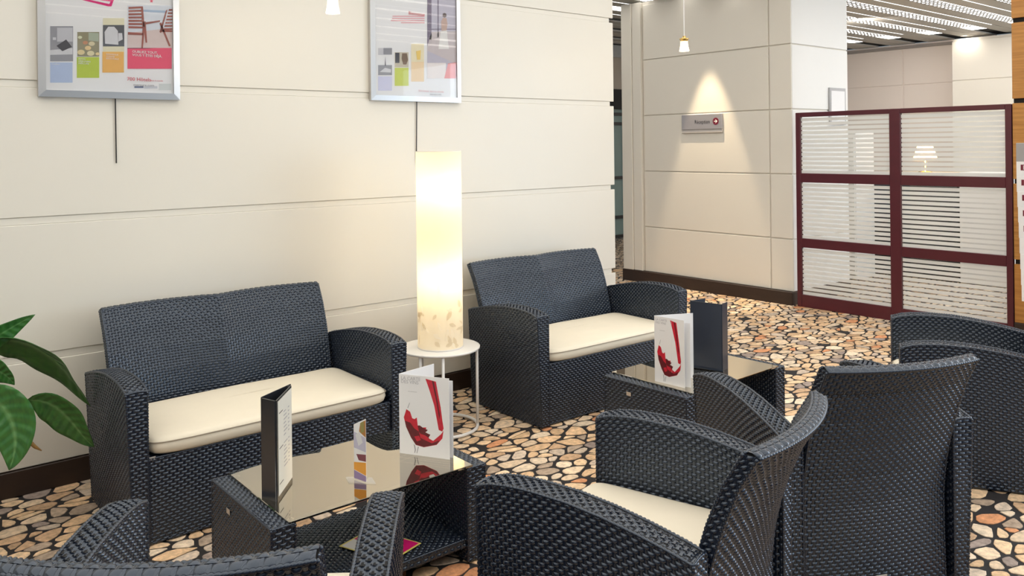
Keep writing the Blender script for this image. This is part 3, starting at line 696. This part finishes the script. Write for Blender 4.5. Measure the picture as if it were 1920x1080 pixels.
def Pp(sheet, name, mt, pts, lift=0): return slab(name, mt, [at(x, y, 1, YP-.0004-lift) for x, y in pts], (0, -1, 0), .0003, sheet)
def Tp(sheet, s, x, y, hpx, mt, bold=0, sx=1):
    p = at(x, y, 1, YP-.0030); q = at(x, y-hpx, 1, YP-.0030); return text(s, (q-p).length*1.38, p, (1, 0, 0), (0, 0, 1), mt, sheet, bold=bold, sx=sx)
t, s, _ = frame('silver framed poster with deck chairs photo and pink banner above the left sofa', .734, 1.340, 1.729, .82)
MB().tube([(1.052, YW-.008, 1.735), (1.054, YW-.006, 1.43)], .0028, 6).build('hanging_rod', BLACK, t)
sp = .0006
Rp(s, 'blue_block', ink('light_blue', (.48, .58, .80)), 94, 117, 136, 155); Rp(s, 'photo', ink('photo_grey', (.33, .33, .36)), 94, 49, 137, 115)
Rp(s, 'photo_wall', ink('photo_pale', (.58, .58, .62)), 107, 52, 136, 78, sp); Pp(s, 'photo_pillow', ink('photo_dark', (.07, .065, .075)), [(106, 86), (124, 74), (135, 88), (117, 96)], 2*sp)
Pp(s, 'photo_bed', ink('photo_white', (.70, .70, .73)), [(94, 94), (136, 90), (136, 102), (94, 103)], sp); Rp(s, 'photo_lamp', ink('photo_white', (.7, .7, .73)), 99, 70, 105, 75, sp)
Rp(s, 'green_block', ink('lime', (.50, .62, .035)), 144, 107, 186, 146); Rp(s, 'photo', ink('photo_food', (.30, .27, .16)), 145, 60, 186, 106)
for (cx, cy, rr, c) in ((152, 98, 7, (.75, .62, .33)), (170, 100, 7, (.78, .70, .45)), (165, 90, 6, (.80, .60, .30)), (183, 101, 4, (.75, .6, .3)), (160, 80, 5, (.55, .25, .12)), (172, 82, 6, (.70, .62, .4)), (150, 70, 4, (.7, .72, .5))):
    Pp(s, 'photo_plate', ink('food_%d' % cx, c), [(cx+rr*math.cos(a), cy+rr*.7*math.sin(a)) for a in np.linspace(0, 6.283, 13)[:-1]], sp)
Pp(s, 'photo_window', ink('photo_leaf', (.42, .47, .36)), [(166, 61), (185, 62), (185, 78), (166, 76)], sp)
Rp(s, 'beige_block', ink('sand', (.80, .76, .55)), 193, 34, 233, 136); Rp(s, 'photo', ink('photo_teal', (.10, .10, .11)), 193, 47, 233, 87, sp)
Pp(s, 'photo_jug', ink('photo_white', (.7, .7, .73)), [(197, 82), (196, 60), (203, 50), (214, 50), (221, 58), (222, 84)], 2*sp); Pp(s, 'photo_jug', ink('photo_white', (.7, .7, .73)), [(222, 62), (229, 62), (230, 74), (222, 78)], 2*sp)
Rp(s, 'orange_block', ink('amber2', (.86, .48, .10)), 192, 97, 232, 136, sp)
Rp(s, 'photo', ink('beach_sky', (.72, .76, .83)), 239, 10, 323, 90); Pp(s, 'photo_sand', ink('beach_sand', (.72, .60, .58)), [(239, 62), (323, 52), (323, 91), (239, 91)], sp); Pp(s, 'photo_sea', ink('beach_sea', (.40, .52, .68)), [(268, 18), (312, 20), (312, 24), (268, 22)], sp)
CH = ink('deck_chair', (.36, .11, .08))
for k in range(7): Pp(s, 'photo_slat', CH, [(241, 13+k*6), (266+k*.3, 12+k*6.3), (266+k*.3, 15.5+k*6.3), (241, 17+k*6)], 2*sp)
for k in range(7): Pp(s, 'photo_slat', CH, [(317-k*1.6, 17+k*6), (323, 17+k*6), (323, 20+k*6), (316-k*1.6, 20.5+k*6)], 2*sp)
for P in ([(264, 12), (268, 12), (271, 50), (267, 50)], [(268, 44), (272, 44), (268, 90), (265, 90)], [(268, 42), (273, 40), (276, 80), (273, 80)], [(311, 20), (314, 18), (302, 62), (299, 60)], [(299, 44), (302, 42), (320, 86), (317, 87)], [(240, 60), (268, 62), (268, 66), (240, 65)], [(302, 55), (323, 57), (323, 60), (302, 60)], [(272, 42), (300, 38), (300, 41), (272, 46)]): Pp(s, 'photo_chair_frame', CH, P, 3*sp)
Rp(s, 'pink_banner', PINK, 239, 90, 322, 129, sp)
Tp(s, 'OUBLIEZ TOUT,', 248, 98.5, 4.6, WHITE, .0002); Tp(s, 'VOUS Y ÊTES DÉJÀ.', 248, 104.8, 4.6, WHITE, .0002)
Tp(s, '700 Hôtels', 238, 151, 7.0, ink('red_text', (.70, .10, .12)), 0, 1.0); Tp(s, 'dans le monde', 282, 152, 2.8, ink('red_text', (.70, .10, .12)))
Tp(s, 'mercure.com', 250, 161, 5.0, GREYINK); Rp(s, 'logo_bar', ink('slate', (.16, .19, .30)), 252, 161.5, 269, 165); Rp(s, 'logo_bar', ink('mist', (.62, .64, .70)), 270, 161.5, 295, 166); Rp(s, 'logo_bar', ink('mist2', (.66, .70, .70)), 298, 157, 321, 169)
Tp(s, 'PETITS', 147, 112, 3, WHITE); Tp(s, 'DÉJEUNERS', 147, 116, 3, WHITE); Tp(s, 'MERCURE', 147, 120, 3, WHITE); Tp(s, 'BIENVENUE', 199, 103, 3, WHITE); Tp(s, 'CUISINE', 199, 107, 3, WHITE); Tp(s, 'RÉGIONALE', 199, 111, 3, WHITE); Tp(s, 'Confort', 97, 121, 3, WHITE)
Pp(s, 'pink_label', MAG, [(146, -8), (214, -2), (209, 12), (203, 12), (158, 1), (150, -1)], 0); Pp(s, 'label_stripe', PAPER, [(165, -3), (207, 3), (205, 7.5), (165, -1)], sp)
Pp(s, 'pink_star', PINK, [(284+(4 if k % 2 == 0 else 1.6)*math.sin(k*math.pi/5), 2-(4 if k % 2 == 0 else 1.6)*math.cos(k*math.pi/5)) for k in range(10)], 0)
t, s, _ = frame('silver framed welcome poster with window photo above the column lamp', 2.394, 3.024, 1.757, .82)
MB().tube([(2.712, YW-.008, 1.76), (2.705, YW-.006, 1.395)], .0028, 6).build('hanging_rod', BLACK, t)
Rp(s, 'photo', ink('photo_pale', (.58, .58, .62)), 709, 90, 735, 103); Rp(s, 'photo', ink('photo_mid', (.30, .30, .33)), 719, 90, 735, 102, sp); Rp(s, 'photo', ink('photo_grey', (.33, .33, .36)), 709, 122, 735, 141); Pp(s, 'photo_tower', ink('photo_dark', (.07, .065, .075)), [(721.5, 123), (722.5, 106), (723.5, 123)], sp)
Pp(s, 'photo_arch', ink('photo_white', (.7, .7, .73)), [(712, 135), (722, 127), (733, 130), (733, 136)], sp); Rp(s, 'lavender_block', ink('lavender', (.66, .67, .86)), 709, 143, 735, 170)
Rp(s, 'photo', ink('photo_beige', (.62, .56, .44)), 740, 98, 766, 126); Rp(s, 'photo_bottle', ink('photo_dark', (.07, .065, .075)), 741, 99, 749, 118, sp); Pp(s, 'photo_pot', ink('photo_brown', (.22, .14, .08)), [(754, 100), (763, 100), (765, 112), (762, 121), (756, 121), (753, 110)], sp); Rp(s, 'green_block', ink('lime2', (.62, .70, .10)), 740, 127, 766, 161)
Rp(s, 'photo', ink('straw', (.86, .78, .55)), 771, 82, 795, 116); Pp(s, 'photo_glass', ink('gold', (.86, .62, .15)), [(780, 96), (789, 94), (788, 112), (782, 112)], sp); Rp(s, 'peach_block', ink('peach', (.88, .68, .42)), 771, 116, 795, 153)
Rp(s, 'photo', ink('haze', (.56, .53, .62)), 801, -12, 856, 147); Pp(s, 'photo_window_frame', ink('violet_dark', (.20, .16, .23)), [(801, -12), (809, -12), (809, 82), (801, 86)], sp); Pp(s, 'photo_window_frame', ink('violet_dark', (.20, .16, .23)), [(820, -12), (822.5, -12), (822.5, 70), (820.5, 70)], sp); Rp(s, 'photo_rail', ink('violet_dark', (.20, .16, .23)), 809, 54, 855, 55.5, sp)
Pp(s, 'photo_sea', ink('sea_haze', (.62, .55, .56)), [(809, 60), (856, 58), (856, 120), (801, 95), (801, 88)], sp)
SK = ink('skin', (.58, .40, .33))
Pp(s, 'photo_figure', SK, [(827, 40), (831, 33), (837, 34), (839, 45), (837, 58), (828, 58)], 2*sp); Pp(s, 'photo_figure', ink('hair', (.10, .06, .05)), [(830, 31), (830, 26), (833, 24), (837, 26), (837, 31), (834, 33)], 2*sp); Pp(s, 'photo_figure', ink('robe', (.80, .78, .76)), [(826, 58), (838, 57), (840, 80), (842, 92), (822, 92)], 3*sp)
Pp(s, 'coral_block', ink('coral', (.88, .32, .30)), [(840, 119), (855, 117), (855, 147), (833, 147)], 2*sp); Rp(s, 'pale_block', ink('pale_rose', (.86, .80, .78)), 801, 118, 836, 147, sp)
Tp(s, 'Bienvenue', 766, 27, 6.4, ink('red_text', (.70, .10, .12)))
for k, x in enumerate((736, 735, 733, 752)): Rp(s, 'text_line', ink('rose_line', (.80, .42, .45)), x, 29.5+k*4, 796, 31.0+k*4+.6)
Tp(s, '700 Hôtels dans le monde', 784, 172, 4.0, ink('red_faint', (.80, .5, .5))); Tp(s, 'mercure.com', 806, 178, 3.5, GREYINK)

# ------------------------------------------------------------------ pendants, sign, notice
CLEARG = sheer('pendant_glass', (1, .95, .86), .6, .45); BRASS = mat('brass', (.72, .50, .18), .25, metal=1, var=.1)
def pendant(label, px, py, Y):
    p = at(px, py, 1, Y)          # bottom rim of the glass
    t = thing('pendant_lamp', label, 'pendant lamp', tuple(p), 0, 'small glass pendants')
    MB().lathe([(.032, 0), (.030, .012), (.026, .035), (.024, .06), (.026, .066)], 24).build('glass_shade', CLEARG, t, True)
    MB().lathe([(0, .10), (.010, .10), (.014, .088), (.030, .084), (.031, .078), (.024, .074), (.026, .066), (.012, .062), (0, .062)], 24).build('brass_cap', BRASS, t, True)
    MB().lathe([(0, .008), (.014, .012), (.020, .026), (.014, .048), (.008, .062)], 16).build('bulb', emis('halogen', (1, .82, .52), 14), t, True)
    MB().tube([(0, 0, .10), (0, 0, ZC-p.z-.01)], .003, 8).build('cord', WHITE, t)
    MB().lathe([(0, ZC-p.z), (.04, ZC-p.z), (.04, ZC-p.z-.015), (0, ZC-p.z-.02)], 20).build('ceiling_cup', WHITE, t)
    l = bpy.data.lights.new('pendant_light', 'POINT'); l.energy = 1.5; l.color = (1, .80, .52); l.shadow_soft_size = .02
    o = bpy.data.objects.new('pendant_light', l); COL.objects.link(o); o.parent = t; o.location = (0, 0, -.01)
pendant('small glass pendant lamp at the top edge, between the two posters', 624, 25, 3.5)
pendant('small glass pendant lamp on a white cord in front of the reception pillar', 1283, 96, 3.5)
sl = bpy.data.lights.new('wall_washer', 'SPOT'); sl.energy = 230; sl.color = (1, .78, .52); sl.spot_size = math.radians(37); sl.spot_blend = .4; sl.shadow_soft_size = .02
so = bpy.data.objects.new('wall_washer', sl); COL.objects.link(so); so.location = (XC-.265, 5.14, ZC-.03)
t = thing('ceiling_spot', 'ceiling spot close above the reception sign pillar', 'downlight', (XC-.265, 5.14, ZC), 0, 'recessed ceiling spots')
MB().lathe([(.05, 0), (.055, -.006), (.042, -.006), (.04, 0)], 20).build('trim_ring', ALU, t, True)
t = thing('wall_sign', 'silver reception sign with red arrow disc on the pillar', 'sign', (0, 0, 0))
SILV = mat('brushed_silver', (.50, .48, .50), .4, metal=.6, var=.06, scale=20, stretch=(1, 1, 20))
bbox_obj('plate', SILV, t, XC-.022, XC-.001, 4.985, 5.485, 1.635, 1.788, .003)
bbox_obj('lower_strip', mat('pale_silver', (.66, .62, .58), .4, metal=.4, var=.05), t, XC-.018, XC-.001, 4.985, 5.485, 1.600, 1.633, .002)
text('Réception', .054, (XC-.0235, 5.318, 1.694), (0, -1, 0), (0, 0, 1), INK, t, sx=.86)
MB().add([(XC-.0226, 5.058+.036*math.cos(a), 1.712+.036*math.sin(a)) for a in np.linspace(0, 6.2832, 29)[:-1]]+[(XC-.0235, 5.058+.036*math.cos(a), 1.712+.036*math.sin(a)) for a in np.linspace(0, 6.2832, 29)[:-1]],
         [list(range(28)), list(range(55, 27, -1))]+[[k, (k+1) % 28, 28+(k+1) % 28, 28+k] for k in range(28)]).build('arrow_disc', ink('burgundy', (.16, .01, .03)), t)
slab('arrow', WHITE, [(XC-.0238, 5.058-a, 1.712+b) for a, b in ((-.02, .004), (.004, .004), (-.006, .018), (.002, .018), (.022, 0), (.002, -.018), (-.006, -.018), (.004, -.004), (-.02, -.004))], (-1, 0, 0), .0005, t)
t = thing('framed_notice', 'small white framed notice on the side of the white pillar', 'notice')
bbox_obj('frame', mat('shadow_grey_frame', (.45, .45, .46), .4, var=.05), t, 7.50, 7.80, 4.212, 4.229, 1.66, 2.02, .003); bbox_obj('sheet', PAPER, t, 7.525, 7.775, 4.2095, 4.212, 1.69, 1.99, .0005)  # frame greyed to stand for the shadow lines beside the white notice

# ------------------------------------------------------------------ striped glass screen
sc_ = thing('partition_screen', 'burgundy framed screen of six frosted striped panes before the reception', 'screen', (0, 0, 0))
XS0, XS1 = XC-.022, XC+.022
FROST = sheer('frosted_film', (.96, .97, .96), .40, .10)
bbox_obj('stile', BURG, sc_, XS0, XS1, 4.138, 4.182, 0, 1.762, .004); bbox_obj('stile', BURG, sc_, XS0, XS1, 3.228, 3.318, 0, 1.762, .004); bbox_obj('stile', BURG, sc_, XS0, XS1, 2.394, 2.437, 0, 1.762, .004)
rows = [(1.212, 1.722), (.622, 1.130), (.112, .540)]
for (ya, yb) in ((4.138, 3.318), (3.228, 2.437)):
    for (za, zb) in ((1.722, 1.762), (1.130, 1.212), (.540, .622), (0, .112)): bbox_obj('rail', BURG, sc_, XS0+.001, XS1-.001, yb, ya, za, zb, .003)
    for (z0, z1) in rows:
        p = MB().box(XC-.003, XC+.003, yb, ya, z0, z1).build('pane', PANE, sc_)
        nst = max(1, round((z1-z0)/.0385)); pt = (z1-z0)/nst
        for k in range(nst):
            MB().box(XC-.0045, XC-.0035, yb+.004, ya-.004, z0+k*pt, z0+k*pt+.0275).build('frosted_stripe', FROST, p)

# reception area seen through the screen
t = thing('reception_desk', 'dark reception counter seen through the right panes of the screen', 'desk')
yA = at(1690, 500, 0, 9.2).y; yB = at(1797, 500, 0, 9.2).y; yC_ = at(1885, 500, 0, 9.2).y; yD = at(1625, 500, 0, 9.2).y
bbox_obj('front', mat('charcoal_board', (.020, .022, .028), .4, var=.3, scale=3), t, 9.2, 9.8, yB, yD-.0, 0, 1.10, .006); bbox_obj('worktop', mat('beige_stone', (.62, .52, .40), .3, var=.1), t, 9.14, 9.86, yB-.02, yD+.05, 1.10, 1.14, .005)
bbox_obj('side_cladding', WHITE, t, 9.18, 9.8, yC_-.1, yB-.025, 0, 1.16, .006)
t = thing('desk_lamp', 'warm glowing desk lamp behind the upper right pane', 'lamp', (9.4, at(1735, 320, 0, 9.4).y, 1.143))
MB().lathe([(0, 0), (.07, 0), (.07, .012), (.012, .018), (.010, .16), (0, .16)], 20).build('foot', BRASS, t, True)
MB().lathe([(.13, .13), (.075, .30)], 28).build('lamp_shade', sheer('warm_shade', (.95, .78, .5), .6, 0), t, True)
l = bpy.data.lights.new('desk_lamp_light', 'POINT'); l.energy = 10; l.color = (1, .72, .4); l.shadow_soft_size = .03; o = bpy.data.objects.new('desk_lamp_light', l); COL.objects.link(o); o.parent = t; o.location = (0, 0, .2)
t = thing('white_cabinet', 'white cabinet seen through the left panes of the screen', 'cabinet')
bbox_obj('body', WHITEP, t, 8.6, 9.0, at(1606, 400, 0, 8.6).y, at(1560, 400, 0, 8.6).y, 0, 1.6, .006); bbox_obj('door', WHITEP, t, 8.585, 8.599, at(1604, 400, 0, 8.6).y, at(1562, 400, 0, 8.6).y, .05, 1.56, .004)

# ------------------------------------------------------------------ brochure rack at the right edge
rk = thing('brochure_rack', 'tiered brochure stand with grey logo header in front of the wood wall', 'rack', (6.30, 2.00, 0))
GREYP = mat('grey_board2', (.36, .35, .35), .4, var=.05)
bbox_obj('back_board', GREYP, rk, .13, .145, -.45, .0, .02, 1.30, .003); bbox_obj('foot', GREYP, rk, -.12, .16, -.42, -.03, 0, .02, .004)
hd = bbox_obj('header', GREYP, rk, .10, .112, -.45, .212, 1.335, 1.47, .003)
mbs = [(.0985, .10, 1.455), (.0985, .06, 1.445), (.0985, .035, 1.415), (.0985, .03, 1.375), (.0985, -.02, 1.375), (.0985, -.0, 1.44), (.0985, .04, 1.458)]
slab('logo_curve', ink('burgundy', (.16, .01, .03)), mbs, (-1, 0, 0), .001, rk)
k = 0
for i in range(8):
    z = 1.245-.103*i; x = .084-.028*i
    bbox_obj('tier', PANE, rk, x+.009, x+.012, -.45, .20-.013*i, z-.115, z-.02, .001)
    b = thing('brochure', ['white brochure with burgundy square, topmost in the rack', 'white brochure with burgundy square, second from top in the rack', 'white brochure with burgundy square, third from top in the rack', 'white brochure with burgundy square, fourth from top in the rack', 'white brochure with burgundy square, fifth from top in the rack', 'white brochure with burgundy square, sixth from top in the rack', 'white brochure with burgundy square, seventh from top in the rack', 'white brochure with burgundy square, lowest in the rack'][i], 'brochure', (6.30+x, 2.00-.013*i, z), 0, 'brochures in the rack')
    o = bbox_obj('booklet', PAPER, b, 0, .005, .10, .205, -.115, .095, .001)
    slab('logo_square', ink('burgundy', (.16, .01, .03)), [(-.0002, .178, .035), (-.0002, .140, .035), (-.0002, .140, .075), (-.0002, .178, .075)], (-1, 0, 0), .0004, b)
    slab('logo_mark', PAPER, [(-.0008, .161, .040), (-.0008, .157, .040), (-.0008, .157, .070), (-.0008, .161, .070)], (-1, 0, 0), .0003, b)

# ------------------------------------------------------------------ plant
def leaf_mat():
    M = bpy.data.materials.new('green_leaf'); M.use_nodes = True; nt = M.node_tree; b = nt.nodes['Principled BSDF']; b.inputs['Roughness'].default_value = .32
    a = nt.nodes.new('ShaderNodeAttribute'); a.attribute_name = 'leaf'
    sp_ = nt.nodes.new('ShaderNodeSeparateColor'); nt.links.new(a.outputs['Color'], sp_.inputs[0])
    sn = nt.nodes.new('ShaderNodeMath'); sn.operation = 'MULTIPLY'; sn.inputs[1].default_value = 62
    nt.links.new(sp_.outputs[0], sn.inputs[0]); s2 = nt.nodes.new('ShaderNodeMath'); s2.operation = 'SINE'; nt.links.new(sn.outputs[0], s2.inputs[0])
    nz = nt.nodes.new('ShaderNodeTexNoise'); nz.inputs['Scale'].default_value = 9
    mx = nt.nodes.new('ShaderNodeMix'); mx.data_type = 'RGBA'; mx.inputs[6].default_value = (.014, .085, .028, 1); mx.inputs[7].default_value = (.075, .25, .045, 1)
    nt.links.new(nz.outputs[0], mx.inputs[0])
    m3 = nt.nodes.new('ShaderNodeMix'); m3.data_type = 'RGBA'; m3.inputs[7].default_value = (.13, .30, .10, 1)
    mr = nt.nodes.new('ShaderNodeMapRange'); mr.inputs[1].default_value = .86; mr.inputs[2].default_value = .99; nt.links.new(sp_.outputs[1], mr.inputs[0])
    nt.links.new(mr.outputs[0], m3.inputs[0]); nt.links.new(mx.outputs[2], m3.inputs[6]); nt.links.new(m3.outputs[2], b.inputs['Base Color'])
    bp = nt.nodes.new('ShaderNodeBump'); bp.inputs['Strength'].default_value = .35; bp.inputs['Distance'].default_value = .004
    nt.links.new(s2.outputs[0], bp.inputs['Height']); nt.links.new(bp.outputs[0], b.inputs['Normal'])
    return M
LEAF = leaf_mat()
def leaf(parent, mid, width, side, droop=.25, name='leaf', twist=0.0):
    """blade along the midrib points; side = direction of the blade's half width; arched across"""
    pts = np.array([list(p) for p in mid]); n = 22; d = np.concatenate([[0], np.cumsum(np.linalg.norm(np.diff(pts, axis=0), axis=1))]); d /= d[-1]
    tt = np.linspace(0, 1, n)
    # smooth interpolation (Catmull-like through polyfit of each axis)
    deg = min(len(pts)-1, 3); C = np.stack([np.polyval(np.polyfit(d, pts[:, k], deg), tt) for k in range(3)], 1)
    T = np.gradient(C, axis=0); T /= np.linalg.norm(T, axis=1, keepdims=True); m_ = 9; V = []; A = []
    sd = Vector(side).normalized()
    for i in range(n):
        t = Vector(T[i]); s = Matrix.Rotation(twist*tt[i], 3, t) @ (sd-t*sd.dot(t)).normalized(); nn = t.cross(s).normalized()
        w = width*(math.sin(math.pi*min(1, tt[i]**.75))**.85 if 0 < tt[i] < 1 else .01)
        for j in range(m_):
            u = (j/(m_-1))*2-1
            p = Vector(C[i])+s*(u*w)+nn*(droop*w*(abs(u)**1.4)+.06*w*math.sin(tt[i]*17+2*u)*abs(u)); V.append(tuple(p)); A.append((tt[i]-.28*abs(u)*width/.1*.5+1, 1-abs(u), 0, 1))
    mb = MB(); mb.grid(np.array(V).reshape(n, m_, 3)); o = mb.build(name, LEAF, parent, True)
    a = o.data.color_attributes.new('leaf', 'FLOAT_COLOR', 'POINT'); a.data.foreach_set('color', np.array(A, np.float32).ravel())
    md = o.modifiers.new('thick', 'SOLIDIFY'); md.thickness = .0012
    return o
pl = thing('potted_plant', 'broad-leaved green plant beside the left sofa at the left edge', 'plant', (0, 0, 0))
PXc, PYc = .28, 3.74
MB().lathe([(0, 0), (.13, 0), (.16, .30), (.165, .32), (.150, .32), (.148, .29), (0, .29)], 32, (PXc, PYc, 0)).build('pot', mat('clay_pot', (.25, .10, .06), .6, var=.15), pl, True)
MB().lathe([(0, .295), (.147, .285)], 24, (PXc, PYc, 0)).build('soil', mat('soil', (.03, .02, .015), .95, var=.4, scale=50, bump=.5), pl)
def A3(P): return [at(x, y, 1, Y) for x, y, Y in P]
LV = [([(-70, 668, 3.74), (-30, 645, 3.72), (0, 628, 3.70), (35, 606, 3.68), (66, 590, 3.66)], .042, (.2, -.35, 1), .25, 0),
      ([(-60, 652, 3.74), (-10, 640, 3.72), (40, 640, 3.71), (85, 662, 3.72), (125, 702, 3.74), (170, 762, 3.76)], .092, (.25, -.8, .55), .35, .3),
      ([(-60, 690, 3.66), (-25, 690, 3.64), (5, 700, 3.62), (27, 722, 3.60)], .060, (.2, -.5, .8), .2, 0),
      ([(-50, 742, 3.60), (-10, 752, 3.58), (22, 790, 3.56), (28, 835, 3.55), (17, 882, 3.55)], .085, (1, -.35, .25), .22, 0),
      ([(50, 751, 3.70), (80, 752, 3.69), (110, 768, 3.68), (140, 798, 3.68), (177, 838, 3.68)], .066, (.55, -.45, .75), .28, .2),
      ([(-80, 640, 3.85), (-50, 590, 3.9), (-20, 560, 3.95), (-2, 548, 3.98)], .05, (.6, -.6, .2), .3, 0), ([(-90, 760, 3.6), (-130, 770, 3.55), (-170, 800, 3.5), (-200, 850, 3.48)], .08, (.2, -.9, .3), .3, 0)]
base = Vector((PXc, PYc, .29))
for P, w, sd, dr, tw in LV:
    M3 = A3(P); leaf(pl, M3, w, sd, dr, 'leaf', tw)
    s0 = M3[0]; mid_ = base.lerp(s0, .5)+Vector((-.02, 0, .10))
    MB().tube([tuple(base.lerp(mid_, k/4)) for k in range(4)]+[tuple(mid_.lerp(s0, k/4)) for k in range(5)], .005, 6).build('stalk', mat('stalk_green', (.10, .26, .05), .5, var=.2), pl, True)
q = A3([(20, 757, 3.70), (35, 752, 3.70), (52, 750, 3.70)]); MB().tube([tuple(base.lerp(q[0], .6)+Vector((0, 0, .05)))]+[tuple(x) for x in q], .004, 6).build('stalk', mat('stalk_green', (.10, .26, .05), .5, var=.2), pl, True)
q = A3([(55, 828, 3.55), (66, 838, 3.55), (78, 845, 3.55)]); MB().tube([tuple(x) for x in q], [.009, .007, .002], 6).build('curled_tip', mat('dry_tip', (.35, .20, .06), .7, var=.4, scale=40), pl, True)
